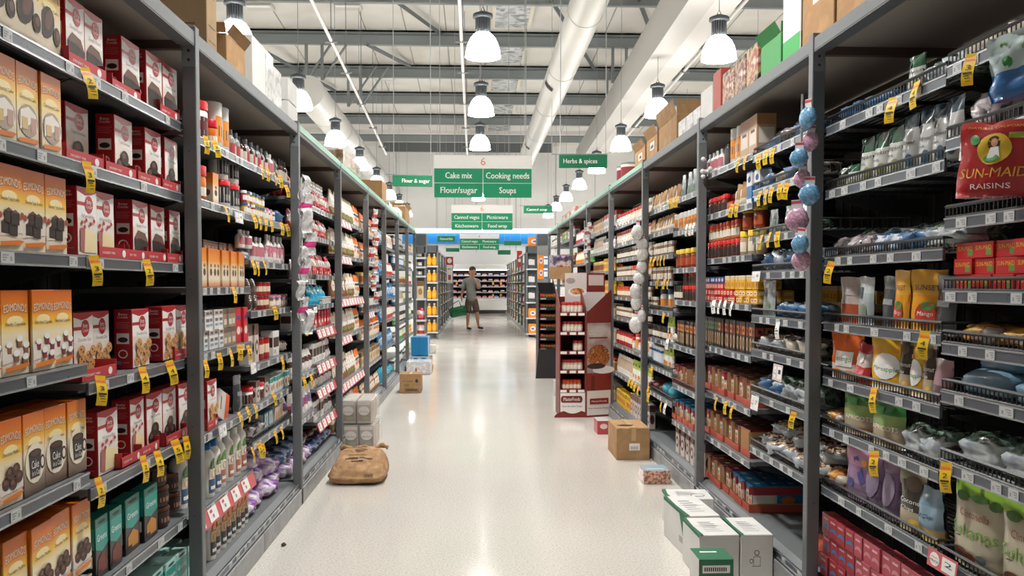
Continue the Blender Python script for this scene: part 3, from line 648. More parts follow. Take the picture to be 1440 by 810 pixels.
# red and white baking mix cartons
def redbox(key, var, tx1, flav):
    w, d, h = .13, .06, .2
    b = MB(); b.box(RED, 0, 0, 0, w, d, h, .0015)
    for mp in (left(0, d), right(w, 0)):
        b.lay = 0; b.map = mp
        b.txt(WHITE, 'Betty', d / 2, h * .92, .012, d * .5); b.txt(WHITE, 'Crocker', d / 2, h * .87, .012, d * .6)
        for q in range(4): b.rect(mat('d8888e'), d * .12, h * (.78 - q * .03), d * (.88 - .1 * (q % 2)), h * (.787 - q * .03))
        b.rect(WHITE, d * .15, h * .42, d * .85, h * .6); b.ell(BRD, d * .5, h * .49, d * .28, h * .045); b.ell(WHITE, d * .5, h * .25, d * .27, h * .075); b.ell(RED, d * .5, h * .25, d * .2, h * .055); b.rect(mat('6a78b0'), d * .15, h * .07, d * .4, h * .13); b.rect(mat('d8888e'), d * .48, h * .1, d * .85, h * .11)
    b.map = front(); b.lay = 0
    b.poly(WHITE, [(.003, .003), (w - .003, .003), (w - .003, h * .95), (w * .7, h * .9), (w * .4, h * .88), (.003, h * .93)])
    b.poly(mat('e9e2da'), [(.003, .003), (w - .003, .003), (w - .003, h * .5), (.003, h * .55)])
    b.rect(RED, .003, h * .73, w * .5, h * .78); b.ell(RED, w * .58, h * .755, w * .2, h * .13); b.txt(WHITE, 'Betty', w * .58, h * .79, .018, w * .24); b.txt(WHITE, 'Crocker', w * .58, h * .72, .016, w * .3)
    b.txt(mat('8a6a70'), tx1, w * .52, h * .58, .014, w * .62)
    if var == 'cake':
        b.poly(BRD, [(w * .1, h * .06), (w * .9, h * .04), (w * .95, h * .3), (w * .75, h * .46), (w * .3, h * .5), (w * .08, h * .36)]); b.poly(mat('6a4c42'), [(w * .08, h * .36), (w * .3, h * .5), (w * .75, h * .46), (w * .95, h * .3), (w * .5, h * .36)]); b.poly(mat('3c2822'), [(w * .4, h * .06), (w * .88, h * .08), (w * .7, h * .33)])
    if var == 'vanilla':
        b.poly(mat('efdfae'), [(w * .3, h * .05), (w * .9, h * .05), (w * .9, h * .33), (w * .35, h * .4)]); b.poly(mat('b06a68'), [(w * .1, h * .08), (w * .3, h * .05), (w * .35, h * .4), (w * .12, h * .4)])
        for u, v in ((.2, .48), (.4, .52), (.6, .47), (.78, .52), (.3, .42)): b.ell(mat('b5303c'), w * u, h * v, w * .06, h * .03)
    if var == 'cookie':
        for u, v in ((.25, .12), (.6, .1), (.82, .2), (.35, .27), (.65, .32), (.3, .42), (.85, .4)): b.ell(mat('cf9a62'), w * u, h * v, w * .17, h * .085); b.ell(BRD, w * (u - .04), h * (v + .02), w * .03, h * .015); b.ell(BRD, w * (u + .06), h * (v - .02), w * .03, h * .015)
    if var == 'truffle':
        for u, v in ((.3, .2), (.68, .16), (.5, .34)): b.ell(BRD, w * u, h * v, w * .22, h * .12); b.ell(mat('6e4a3e'), w * (u - .04), h * (v + .03), w * .1, h * .05)
    kind(key, 'baking_mix_box', 'red baking mix box, ' + flav + ' picture', 'box', (w, d, h), [('', b)])
redbox('b1', 'cake', 'Devils Food', 'dark cake'); redbox('b2', 'truffle', 'Triple Chocolate', 'chocolate muffin'); redbox('b3', 'vanilla', 'Vanilla', 'pale vanilla cake'); redbox('b4', 'cookie', 'Chocolate Chip', 'cookie')
b = MB(); b.box(mat('c3343e', .5), 0, 0, 0, .2, .003, .035); b.box(mat('c3343e', .5), 0, 0, 0, .003, .12, .05); b.box(mat('c3343e', .5), .197, 0, 0, .2, .12, .05); b.box(CARD, .003, .1, 0, .197, .103, .06); b.box(CARD, 0, 0, 0, .2, .12, .003); b.map = front(); b.txt(WHITE, 'DESSERT MIX', .06, .017, .01, .08)
b.ell(WHITE, .16, .018, .012, .012)
kind('tray', 'display_tray', 'low red cardboard display tray', 'tray', (.2, .12, .05), [('', b)])
# greens boxes
def greenbox(key, dark, pic, desc):
    w, d, h = .11, .05, .185; g = grad(((0, '2a2624'), (.5, '33302e'), (.62, '1f5a52'), (1, '1c7a6c')), h) if dark else mat('a8d8d0', .4)
    b = MB(); b.box(g, 0, 0, 0, w, d, h, .0015); b.map = front()
    b.poly(TEAL, [(.002, h * .5), (w / 2, h * .42), (w - .002, h * .5), (w - .002, h * .85), (.002, h * .85)]); b.txt(WHITE, 'Greens', w / 2, h * .66, .03, w * .75); b.ell(mat('0f3f38'), w / 2, h * .92, w * .3, h * .03)
    b.poly(mat(pic), [(w * .15, h * .08), (w * .85, h * .08), (w * .85, h * .3), (w * .5, h * .4), (w * .15, h * .3)]); b.rect(BLU if not dark else BRN, w * .1, h * .05, w * .4, h * .14)
    b.map = left(0, d); b.lay = 0; b.rect(TEAL, .004, h * .5, d - .004, h * .85); b.rect(WHITE, .01, h * .2, d - .01, h * .4)
    kind(key, 'cake_mix_box', desc, 'box', (w, d, h), [('', b)])
greenbox('g1', True, '7a3a30', 'teal and black cake mix box with berry cake picture'); greenbox('g2', True, 'c98a3c', 'teal and black cake mix box with golden cake picture'); greenbox('g3', False, '2f66a8', 'pale teal and blue cake mix box')
# lathe based containers
def jar(key, name, desc, r, h, bodym, lidm, lidh, lab=None, labm=None, labh=(.2, .75), shape='jar', seg=16, art=None, labarc=2.6, cat='jar'):
    b = MB()
    if shape == 'jar': pr = [(r * .9, 0), (r, .006), (r, h - lidh - .012), (r * .85, h - lidh)]
    elif shape == 'tub': pr = [(r * .86, 0), (r * .98, h - lidh), (r, h - lidh)]
    elif shape == 'can': pr = [(r * .95, 0), (r, .004), (r, h - lidh)]
    elif shape == 'bottle': pr = [(r * .92, 0), (r, .008), (r, h * .6), (r * .8, h * .7), (r * .38, h * .8), (r * .36, h - lidh)]
    elif shape == 'hourglass': pr = [(r * .95, 0), (r, .01), (r * .9, h * .35), (r, h * .6), (r * .9, h * .75), (r * .55, h * .88), (r * .5, h - lidh)]
    b.lathe(bodym, pr, seg, (r, r, 0))
    if labm is not None:
        b.map = cyl(r, r, r); n = 8; z0, z1 = h * labh[0], h * labh[1]; a = labarc * r / 2
        b.rect(labm, -a, z0, a, z1, n)
        if art: art(b, r, h)
    lr = r * (.42 if shape in ('bottle',) else (.58 if shape == 'hourglass' else 1.03))
    c = MB(); c.lathe(lidm, [(lr, h - lidh - .002), (lr, h - .003), (lr * .94, h)], seg, (r, r, 0))
    kind(key, name, desc, cat, (2 * r, 2 * r, h), [('', b), ('lid', c)])
def la(m, t=None, tm=WHITE):
    def f(b, r, h):
        b.rect(m, -r * .8, h * .28, r * .8, h * .5, 4)
        if t: b.txt(tm, t, 0, h * .6, h * .12, r * 1.3)
    return f
jar('j1', 'chocolate_jar', 'white jar with red lid and dark brown label', .05, .17, WPL, mat('d3222c', .3), .035, labm=mat('4a1f22'), labh=(.1, .6), art=la(mat('7a2a2e')))
jar('j2', 'powder_jar', 'stacked white jar with red lid and black label', .045, .13, WPL, mat('d3222c', .3), .022, labm=mat('2a2a2c'), labh=(.2, .8), art=la(mat('b7b0aa')))
jar('j3', 'breadcrumb_jar', 'orange jar with red lid', .042, .15, mat('d8701e', .3), mat('c81e2a', .3), .04, labm=mat('e8e2d6'), labh=(.15, .4))
jar('j4', 'flour_canister', 'tall white canister with orange label', .045, .21, WPL, WPL, .012, labm=mat('e2923a'), labh=(.15, .7), labarc=1.6, art=la(mat('3a3a3e')), shape='can')
jar('j5', 'essence_bottle', 'small dark essence bottle with black cap', .022, .12, mat('3a221a', .15), BLACK, .03, labm=mat('cfc6b8'), labh=(.1, .5), shape='bottle', seg=12, cat='bottle')
jar('j5b', 'essence_bottle', 'small clear bottle with silver cap', .022, .13, mat('9a9a98', .12), mat('55595c', .3), .035, labm=mat('b44a50'), labh=(.1, .5), shape='bottle', seg=12, cat='bottle')
jar('j5w', 'syrup_bottle', 'small white squeeze bottle', .025, .13, WPL, mat('e9e9ea', .3), .02, labm=mat('c87a86'), labh=(.2, .6), shape='bottle', seg=12, cat='bottle')
jar('sp', 'sprinkle_jar', 'tiny jar of coloured sprinkles', .02, .06, mat('e8b84a', .2), mat('4a6a8a', .3), .012, labm=WPL, labh=(.2, .6), seg=10)
jar('sp2', 'sprinkle_jar', 'tiny jar of red sprinkles', .02, .06, mat('c23a4a', .2), mat('e8e8e8', .3), .012, labm=WPL, labh=(.2, .6), seg=10)
jar('sp3', 'sprinkle_jar', 'tiny jar of pink and white sprinkles', .02, .07, mat('e7c4cf', .2), mat('d98aa8', .3), .012, labm=WPL, labh=(.2, .6), seg=10)
jar('tb', 'icing_tub', 'dark chocolate icing tub with brown lid', .042, .075, mat('3a2622', .35), mat('5a3226', .3), .01, labm=mat('2a1a18'), labh=(.15, .8), art=la(mat('a8765a')), shape='tub', cat='tub')
jar('rt', 'cocoa_tin', 'red cocoa tin', .04, .12, mat('b82228', .3), mat('6a1418', .3), .01, labm=mat('e9d9c0'), labh=(.3, .7), shape='can', cat='tin')
def syrup(key, capm, labc, desc):
    b = MB(); r = .036; h = .235
    prof = [(r * .95, 0), (r, .01), (r * .98, h * .3), (r * .86, h * .5), (r, h * .7), (r * .9, h * .8), (r * .5, h * .88), (r * .45, h - .02)]
    b.lathe(mat('e6e4de', .3), prof, 20, (r, r, 0)); b.map = cyl(r * 1.01, r, r)
    b.rect(mat(labc[0]), -.032, .02, .032, .08, 6); b.rect(mat(labc[1]), -.03, .08, .03, .125, 6); b.ell(mat(labc[2]), 0, .14, .024, .03, 12); b.rect(mat('f2efe9'), -.024, .035, .024, .05, 3); b.ell(mat(labc[3]), 0, .1, .02, .016)
    c = MB(); c.lathe(capm, [(.021, h - .028), (.021, h - .003), (.018, h)], 16, (r, r, 0))
    kind(key, 'syrup_bottle', desc, 'bottle', (2 * r, 2 * r, h), [('', b), ('cap', c)])
syrup('sb', mat('1f6fb4', .3), ('3a5a80', 'e6dccb', '4a7a3a', 'b9865a'), 'white plastic bottle with blue cap and dark blue label')
syrup('sr', mat('e9e7e2', .3), ('b0705e', 'e6dccb', '5a8a3a', '8a4a32'), 'white plastic bottle with white cap and reddish label')
syrup('so', mat('e9e7e2', .3), ('4a4e58', 'd8b48a', 'e07a2a', '8a5a3a'), 'white plastic bottle with orange topped label')
# spice jars
def spice(key, cap, fill, desc, h=.1, r=.022, lab='e6e0d2'):
    jar(key, 'spice_jar', desc, r, h, mat(fill, .15, coat=.3), mat(cap, .3), h * .22, labm=mat(lab), labh=(.15, .55), seg=10)
spice('s1', 'd92a24', '6a2a1e', 'small spice jar with red cap and brown label', lab='3a2a26'); spice('s2', 'e0402a', 'c97a3a', 'small spice jar with orange red cap'); spice('s3', 'f0d040', 'b8a080', 'spice jar with yellow lid', .13, .028, 'e9e2cc'); spice('s4', 'f0d040', '8a3a24', 'wide spice jar with yellow lid and red label', .12, .04, 'b4502a')
spice('s5', '2a2a2c', '4a3020', 'small glass jar with black cap'); spice('s6', 'c9c4b8', '8a6a4a', 'small glass jar of brown spice with pale cap'); spice('s7', 'b82a2a', 'd8cab0', 'jar with red lid and cream contents', .11, .03); spice('s8', '1f3f6a', 'e9e9e6', 'white tub with dark blue lid and orange label', .14, .045, 'e8963a')
# grinder cartons: tall black boxes
def tall(key, band, desc, body='262322', w=.05, d=.05, h=.17, pic='c8a070', name='spice_grinder_box'):
    b = MB(); b.box(mat(body, .4), 0, 0, 0, w, d, h, .001)
    for mp, ww in ((front(), w), (left(0, d), d), (right(w, 0), d)):
        b.lay = 0; b.map = mp; b.rect(mat(band), ww * .08, h * .58, ww * .92, h * .85); b.ell(mat(pic), ww / 2, h * .3, ww * .3, h * .22); b.ell(mat(body), ww * .5, h * .3, ww * .12, h * .13)
        b.ell(mat(body), ww * .5, h * .72, ww * .2, h * .06)
    kind(key, name, desc, 'box', (w, d, h), [('', b)])
tall('t1', 'c87a3c', 'tall black box with orange band and oval picture'); tall('t2', '5a7a5a', 'tall black box with green band and oval picture'); tall('t3', '8a3a30', 'tall black box with red band and oval picture')
# generic cartons with a picture
def carton(key, name, desc, w, d, h, body, top='', pic=(), text='', tm=None, cat='box', rough=.4, th=.13, tv=.84):
    bm_ = body if not isinstance(body, str) else mat(body, rough)
    b = MB(); b.box(bm_, 0, 0, 0, w, d, h, .001)
    for mp, ww in ((front(), w), (left(0, d), d), (right(w, 0), d)):
        b.lay = 0; b.map = mp
        if top: b.rect(mat(top), .001, h * .72, ww - .001, h - .001)
        for p in (pic if ww == w else pic[:1]):
            k, c, u, v, ru, rv = p; (b.ell if k == 'e' else (lambda m, u, v, ru, rv: b.rect(m, u - ru, v - rv, u + ru, v + rv)))(mat(c), ww * u, h * v, ww * ru, h * rv)
        if text: b.txt(tm or WHITE, text, ww / 2, h * tv, h * th, ww * .8)
    kind(key, name, desc, cat, (w, d, h), [('', b)])
carton('ob', 'muffin_mix_box', 'narrow orange and white muffin mix box', .062, .05, .165, grad(((0, 'e0822a'), (.2, 'efe3cc'), (.5, 'f0dcb8'), (.68, 'ee9c3c'), (1, 'd9701c')), .165), '', (('e', '5a4638', .5, .38, .25, .1), ('e', '8a6a50', .5, .55, .2, .05)))
carton('wb', 'icing_sugar_box', 'small white and grey printed box', .06, .05, .085, 'e8e8e6', 'c4b6b0', (('r', '6a6a70', .5, .5, .35, .08), ('r', '8aa0b8', .5, .25, .35, .06), ('r', '55504e', .5, .85, .3, .06)))
carton('nb', 'baking_box', 'small tan and brown box', .06, .05, .085, '9a8470', '6a5646', (('r', 'd9cfc0', .5, .3, .3, .15),))
carton('rb', 'wafer_box', 'upright red box with white lettering', .07, .05, .17, 'd02630', '', (('e', 'e8e0dc', .5, .35, .35, .12), ('r', '3a4a9a', .5, .72, .35, .05)))
carton('mb', 'marshmallow_box', 'tall white and brown printed box', .07, .05, .2, 'd8ccc4', '6a4a42', (('e', '5a342c', .5, .4, .4, .2), ('e', 'e6dcd4', .5, .4, .2, .1)))
carton('cw', 'coconut_box', 'white box with brown panel', .11, .07, .14, 'e9e7e4', '', (('r', '4a322a', .5, .55, .45, .2), ('r', 'b9b5b0', .3, .18, .15, .08)))
carton('tg', 'tapioca_box', 'small white and teal box', .06, .04, .09, 'e4e8e6', '2a9a8c', (('e', 'c9803a', .5, .4, .3, .2),))
carton('bb', 'biscuit_tray_box', 'teal and white window box', .09, .08, .1, '3a7a8a', '', (('r', 'dfe6ea', .5, .5, .42, .42), ('e', 'a8c0d0', .5, .5, .25, .3)))
carton('bb2', 'biscuit_tray_box', 'white box with brown round pictures', .09, .08, .1, 'd8cfc4', '', (('e', 'b9926a', .3, .5, .18, .3), ('e', 'b9926a', .72, .5, .18, .3)))
carton('ox', 'stock_cube_box', 'small yellow stock cube box', .055, .06, .035, 'efb832', '', (('r', 'f6ead0', .5, .5, .35, .25), ('r', 'c23a24', .5, .5, .2, .12)))
carton('oxr', 'stock_cube_box', 'small red stock cube box', .055, .06, .035, 'd42c26', '', (('r', 'f6ead0', .5, .5, .35, .25), ('r', 'c23a24', .5, .5, .2, .12)))
carton('oxt', 'stock_cube_box', 'yellow and white upright stock cube box', .045, .06, .075, 'e9b63a', 'e9dcc0', (('e', 'c9862a', .5, .35, .3, .2),), 'OXO', mat('b06a1a'))
carton('oxb', 'stock_cube_box', 'small blue stock cube box', .055, .06, .035, '3a4a8c', '', (('r', 'd6d6e6', .5, .5, .35, .25),))
carton('sm', 'raisin_box', 'red raisin snack pack with gold lettering', .095, .06, .046, 'bf1f24', '', (('r', '6a8a3a', .78, .35, .14, .2),), 'SUN-MAID', mat('f4c63a', .4), th=.4, tv=.62)
carton('cu', 'custard_carton', 'red and blue small drink carton', .062, .05, .085, 'a83a44', '', (('e', '2f7fb4', .55, .3, .42, .22), ('e', 'a83a44', .55, .2, .42, .16), ('r', 'd8a0a4', .5, .78, .3, .05)))
carton('cup', 'custard_carton', 'pink and red small drink carton', .062, .05, .085, 'b4505e', '', (('e', 'cf8a94', .55, .3, .42, .22), ('e', 'b4505e', .55, .2, .42, .16), ('r', 'e0b0b8', .5, .78, .3, .05)))
carton('tc', 'food_carton', 'tall tan printed carton', .13, .1, .2, 'b99a7a', 'a87a50', (('r', 'e0d6c8', .5, .45, .4, .2), ('r', '6a4a3a', .5, .6, .25, .04)))
carton('bl', 'salt_box', 'tall blue and white box', .075, .06, .17, '1f6fae', '', (('r', 'e6eaee', .5, .75, .5, .2), ('e', '2a4a8a', .5, .75, .3, .1), ('r', 'dfe6ec', .5, .1, .5, .06)))
jar('cf', 'coffee_bottle', 'big dark brown bottle', .05, .2, mat('2a2220', .2, coat=.4), BLACK, .035, labm=mat('4a4644'), labh=(.1, .55), shape='bottle', cat='bottle')
# stock cartons in shelf-ready cases: soup sachet boxes
def soup(key, top, desc, face='d8cfc4', open_=True):
    w, d, h = .11, .3, .15
    b = MB(); b.box(mat(top, .45), .003, .02, .0, w - .003, d, h - .01, .001)
    for q in range(6): b.box(mat('2e1c18', .5), .003, .03 + q * .045, h - .011, w - .003, .034 + q * .045, h - .009)
    for q in range(3): b.box(mat('c9c0b8', .5), w * .4, .05 + q * .09, h - .0105, w * .6, .075 + q * .09, h - .009)
    for mp in (left(.003, d), right(w - .003, 0)):
        b.map = mp; b.lay = 0; b.rect(mat('a8323a'), .0, h * .62, d - .02, h * .9); b.rect(mat(face), .02, h * .3, d * .5, h * .6); b.ell(mat('c8743a'), d * .7, h * .42, .04, h * .14); b.rect(mat(top), 0, h * .88, d, h * .925)
    b.map = front(.02); b.lay = 0
    for u in (.03, .5):
        b.rect(mat('a8323a'), w * u + .001, .02, w * (u + .45), h * .9); b.rect(mat(face), w * (u + .04), .03, w * (u + .4), h * .7); b.ell(mat('c8743a'), w * (u + .22), h * .35, w * .12, h * .12); b.ell(mat('6a8a4a'), w * (u + .22), h * .55, w * .1, h * .06); b.rect(mat(top), w * u + .001, h * .8, w * (u + .45), h * .92)
    c = MB(); c.box(mat('b8533e', .6), 0, 0, 0, w, .004, .035); sh_ = .95 if key == 'c1' else .3; c.box(CARD, 0, 0, 0, .003, d, h * sh_); c.box(CARD, w - .003, 0, 0, w, d, h * sh_); c.box(mat('b8533e', .6), -.001, 0, 0, .0005, d, .04); c.box(mat('b8533e', .6), w - .0005, 0, 0, w + .001, d, .04)
    if open_: c.box(CARD, w * .0, .002, .034, w * .04, .006, h * .9)
    kind(key, 'soup_case', desc, 'box', (w, d, h), [('', b), ('outer_tray', c)])
soup('c1', '5a2320', 'opened brown case of red and white soup sachet boxes'); soup('c2', '7a2428', 'opened red case of soup sachet boxes', 'e4dcd0'); soup('c3', '1f78a8', 'opened case of soup boxes with blue tops')
b = MB(); w, d, h = .14, .28, .15; b.box(mat('6a2420', .45), 0, .01, 0, w, d, h, .001); b.map = right(w, .01); b.rect(mat('b8905f', .8), .002, .04, .1, .14); b.map = front(.01); b.lay = 0; b.rect(mat('a87a4e', .8), .002, .03, w - .002, h - .004); b.rect(mat('b8533e'), 0, 0, w, .04)
kind('c4', 'soup_case', 'closed tan and red soup case', 'box', (w, d, h), [('', b)])
# ---- soft packs
def softmb(w, h, d, cols, seed=1, crump=.004, nx=10, nz=12, lie=False, topcrimp=True, gloss=.25, waist=.0):
    # stand-up pack: cols = [(v fraction from bottom, material)]
    def P(u, v, front_, off=0):
        a = u / w; t = v / h
        th = d / 2 * (max(0, math.sin(PI * min(1, max(0, a)))) ** .55) * (1 - (t ** 2.5 if topcrimp else 0)) * (.75 + .25 * min(1, t * 6)) + .0008
        n = noise.noise(Vector((u * 22 + seed * 7.3, v * 22, 3.1 + seed + (0 if front_ else 9)))) * crump + noise.noise(Vector((u * 60, v * 60 + seed, seed * 2.2))) * crump * .4
        x = w / 2 + (u - w / 2) * (1 - waist * math.sin(PI * t)) + noise.noise(Vector((v * 14, seed, 1))) * crump * .8
        y = d / 2 - (th + n + off) if front_ else d / 2 + th + n
        y += noise.noise(Vector((v * 6, seed * 1.7, a))) * crump * 1.2 * t
        return (x, y, v + noise.noise(Vector((u * 18, seed, 5))) * crump * t)
    b = MB()
    for fr_ in (True, False):
        for j in range(nz):
            for i in range(nx):
                u0, u1 = w * i / nx, w * (i + 1) / nx; v0, v1 = h * j / nz, h * (j + 1) / nz; t = (j + .5) / nz
                m = [c for q, c in cols if q <= t][-1]
                q = [P(u0, v0, fr_), P(u1, v0, fr_), P(u1, v1, fr_), P(u0, v1, fr_)]
                b.face(m, q if fr_ else q[::-1], True)
    n = nx
    b.face(cols[0][1], [P(w * i / n, 0, True) for i in range(n + 1)] + [P(w * i / n, 0, False) for i in range(n, -1, -1)])
    b.sub = 1; b.map = lambda u, v, o: P(u, v, True, .002 + o)
    return b
def weld(me):
    import bmesh
    bm = bmesh.new(); bm.from_mesh(me); bmesh.ops.remove_doubles(bm, verts=bm.verts, dist=.0002); bm.to_mesh(me); bm.free(); return me
def soft(key, name, desc, w, h, d, cols, art=None, seeds=2, cat='bag', **k):
    for s in range(seeds):
        b = softmb(w, h, d, cols, seed=s + 1 + len(key), **k)
        if art: art(b)
        kind(key if s == 0 else key + '~%d' % s, name, desc, cat, (w, d, h), [('', weld(b.mesh('pack')))])
def gl(c, r=.22): return mat(c, r, coat=.4)
def art_seed(t1, cpic='2a5a7a'):
    def f(b):
        b.rect(mat('2a3034'), .02, .115, .045, .14); b.txt(mat('1c2024'), t1, .06, .095, .022, .1); b.txt(mat('1c2024'), 'seeds', .05, .07, .016, .05); b.ell(mat(cpic), .085, .035, .022, .022)
    return f
soft('n1', 'seed_pouch', 'white seed pouch with dark blue top', .12, .19, .05, [(0, gl('b9bcbc')), (.72, gl('1f3d52'))], art_seed('Sunflower'), seeds=3)
soft('n2', 'seed_pouch', 'white seed pouch with dark green top', .11, .17, .05, [(0, gl('bfc2bd')), (.7, gl('1f5038'))], art_seed('Pumpkin', '8a8a5a'), seeds=2)
soft('n3', 'dried_fruit_pouch', 'orange and white mango pouch', .13, .18, .05, [(0, gl('e9e2d6')), (.3, gl('e46a2a'))], lambda b: (b.rect(WHITE, .03, .05, .1, .11), b.txt(GRN2, 'mango', .065, .08, .03, .06), b.ell(mat('e88a3a'), .04, .03, .02, .012), b.ell(mat('e88a3a'), .09, .025, .02, .012)))
soft('n4', 'dried_fruit_pouch', 'yellow pineapple pouch', .12, .18, .05, [(0, gl('e9dfd0')), (.12, gl('e8b62c'))], lambda b: (b.ell(WHITE, .06, .08, .045, .045), b.txt(GRN2, 'Pineapple', .06, .07, .022, .085), b.ell(mat('e9962a'), .03, .13, .012, .008), b.ell(mat('e9962a'), .09, .135, .012, .008)))
soft('n5', 'mango_bag', 'tall orange and yellow bag with a mango picture', .1, .2, .04, [(0, gl('e8a02a')), (.6, gl('ecb040'))], lambda b: (b.txt(NAVY, 'SUNSET', .05, .14, .025, .07), b.ell(mat('c83a24'), .05, .055, .03, .038), b.ell(mat('5a8a4a'), .055, .08, .02, .015), b.txt(WHITE, 'Mango', .05, .055, .02, .045)))
soft('n6', 'snack_bag', 'clear silver and orange snack bag', .1, .18, .04, [(0, gl('a8502e')), (.45, gl('b9aeaa'))], lambda b: b.rect(mat('b8b0ae'), .02, .11, .08, .14), gloss=.1)
soft('n7', 'nut_bag', 'pale silver nut bag', .1, .18, .04, [(0, gl('a4b0b4')), (.7, gl('c0c8ca'))], lambda b: (b.rect(mat('4a5a60'), .02, .1, .05, .14), b.ell(mat('7a8a70'), .06, .05, .02, .03)))
soft('n8', 'nut_bag', 'dark grey bag with black panel', .1, .18, .04, [(0, gl('3c4246')), (.75, gl('6a7276'))], lambda b: b.rect(mat('8a9296'), .02, .08, .08, .1))
soft('n9', 'apricot_pouch', 'green and tan apricots pouch', .13, .17, .05, [(0, gl('b4a68c')), (.45, gl('8aa864')), (.65, gl('2f7a3e'))], lambda b: (b.txt(mat('f0ead8'), 'APRICOTS', .065, .065, .024, .1), b.ell(mat('c9743a'), .09, .02, .03, .012), b.rect(mat('4a9a4a'), .02, .11, .06, .14)))
soft('n10', 'prune_pouch', 'purple prune pouch with pink top', .13, .2, .05, [(0, gl('7a6480')), (.35, gl('9a7a9e')), (.7, gl('c890b4'))], lambda b: (b.rect(mat('4a4a8a'), .02, .05, .05, .08), b.ell(mat('e0a040'), .09, .15, .012, .012), b.poly(mat('4a4a8a'), [(.04, .16), (.06, .17), (.1, .08), (.08, .07)])))
soft('n11', 'prune_pouch', 'dark purple prune pouch', .12, .19, .06, [(0, gl('5a4660')), (.6, gl('6c4f78'))], lambda b: b.ell(mat('8a7a94'), .06, .1, .04, .06))
soft('n12', 'coconut_chip_bag', 'brown coconut chips bag with cream base', .1, .2, .04, [(0, gl('b8ab90')), (.35, gl('3e3a2e')), (.8, gl('8a8a74'))], lambda b: (b.txt(WHITE, 'Coconut', .05, .1, .022, .085), b.txt(WHITE, 'Chips', .04, .075, .018, .05), b.ell(mat('5a4a3a'), .06, .16, .03, .025), b.ell(mat('d9b04a'), .07, .03, .02, .015)))
soft('n13', 'oat_cup_bag', 'pale blue dried fruit bag with gold base', .14, .17, .07, [(0, gl('c0a86a')), (.25, gl('8aa6b8')), (.7, gl('7a96a8'))], lambda b: b.txt(NAVY, 'Oat Cups', .07, .08, .02, .09), crump=.012)
soft('n14', 'sultana_pouch', 'large beige sultanas pouch with green top', .24, .27, .08, [(0, gl('8a8468')), (.1, gl('b5ae98')), (.8, gl('8ab83e'))],
     lambda b: (b.txt(mat('8a4a3a'), 'Clintonella', .12, .175, .035, .13), b.txt(mat('6a9a3a'), 'Sultanas', .12, .12, .055, .2), b.rect(mat('4a5a3a'), .05, .095, .19, .099), b.ell(mat('5a3420'), .08, .045, .04, .02), b.ell(mat('7a4a2a'), .12, .04, .03, .018), b.ell(mat('6a7078'), .17, .045, .02, .015), b.ell(mat('3a6a20'), .05, .225, .03, .016), b.ell(mat('4a8a2a'), .13, .23, .04, .012), b.ell(mat('3a6a20'), .2, .225, .025, .016)), seeds=2, cat='bag')
soft('n15', 'pita_pouch', 'pink and dark pouch of fruit bars', .1, .14, .05, [(0, gl('6a5a60')), (.4, gl('a8848e'))], None)
soft('fw', 'flour_bag', 'white and brown paper flour bag', .1, .21, .06, [(0, mat('9a6a4c', .7)), (.3, mat('e4dccf', .7)), (.8, mat('cdbfa8', .7))], lambda b: (b.ell(WHITE, .05, .11, .035, .035), b.txt(mat('6a7a4a'), 'Flour', .05, .11, .02, .045), b.ell(mat('7a8a4a'), .03, .04, .015, .02)), crump=.006)
soft('fo', 'flour_bag', 'white flour bag with orange top', .1, .2, .06, [(0, mat('e6dccc', .6)), (.7, mat('ec7a2a', .5))], lambda b: (b.ell(mat('e07a3a'), .05, .07, .025, .02), b.rect(mat('3a4a5a'), .02, .1, .08, .12)), crump=.006)
soft('fb', 'sugar_bag', 'bright blue sugar bag with white ring', .13, .19, .08, [(0, mat('1f7fc0', .4))], lambda b: (b.ell(WHITE, .065, .09, .045, .045), b.ell(mat('1f7fc0'), .065, .09, .036, .036), b.ell(WHITE, .065, .09, .025, .025), b.ell(mat('1f7fc0'), .065, .09, .017, .017)), crump=.008)
soft('fd', 'flour_bag', 'tall brown paper bag with pale label', .11, .2, .07, [(0, mat('8a5e44', .8)), (.75, mat('d5c6b0', .7))], lambda b: (b.ell(mat('e9e0d2'), .055, .1, .04, .045), b.txt(mat('3a2a22'), 'Flour', .055, .1, .018, .05)), crump=.006)
soft('lr', 'lolly_bag', 'red and clear lolly bag', .11, .13, .06, [(0, gl('c83a36')), (.45, gl('d9c8c4')), (.75, gl('b82a30'))], lambda b: (b.rect(REDT, .02, .02, .09, .05), b.ell(WHITE, .055, .08, .02, .015)), crump=.012, seeds=3)
soft('cb', 'cotton_bag', 'bright cyan plastic bag', .13, .13, .08, [(0, gl('1ba6d2')), (.6, gl('52c0e0'))], None, crump=.018, seeds=2)
soft('bw', 'baking_bag', 'dark brown foil bag with white lettering', .1, .16, .05, [(0, gl('3a2c28')), (.6, gl('5a463e'))], lambda b: b.txt(WHITE, '53', .05, .06, .04, .05), crump=.008)
soft('pw', 'icing_sugar_bag', 'white and red icing sugar bag', .12, .18, .07, [(0, gl('e6dede')), (.3, gl('d4546a')), (.55, gl('e8e4e8')), (.85, gl('f2f0f0'))], lambda b: b.rect(mat('7a6a9a'), .02, .06, .06, .12), crump=.008)
soft('bk', 'choc_bag', 'small white and dark baking chocolate bag', .11, .14, .06, [(0, gl('e2dedc')), (.4, gl('4a3432')), (.7, gl('d8d4d2'))], None, crump=.01)
soft('pp', 'paper_spice_pouch', 'small kraft paper spice pouch', .09, .13, .05, [(0, mat('d6cdbc', .6)), (.35, mat('b08a62', .7))], lambda b: b.rect(mat('e6dfd2'), .015, .02, .05, .09), crump=.008)
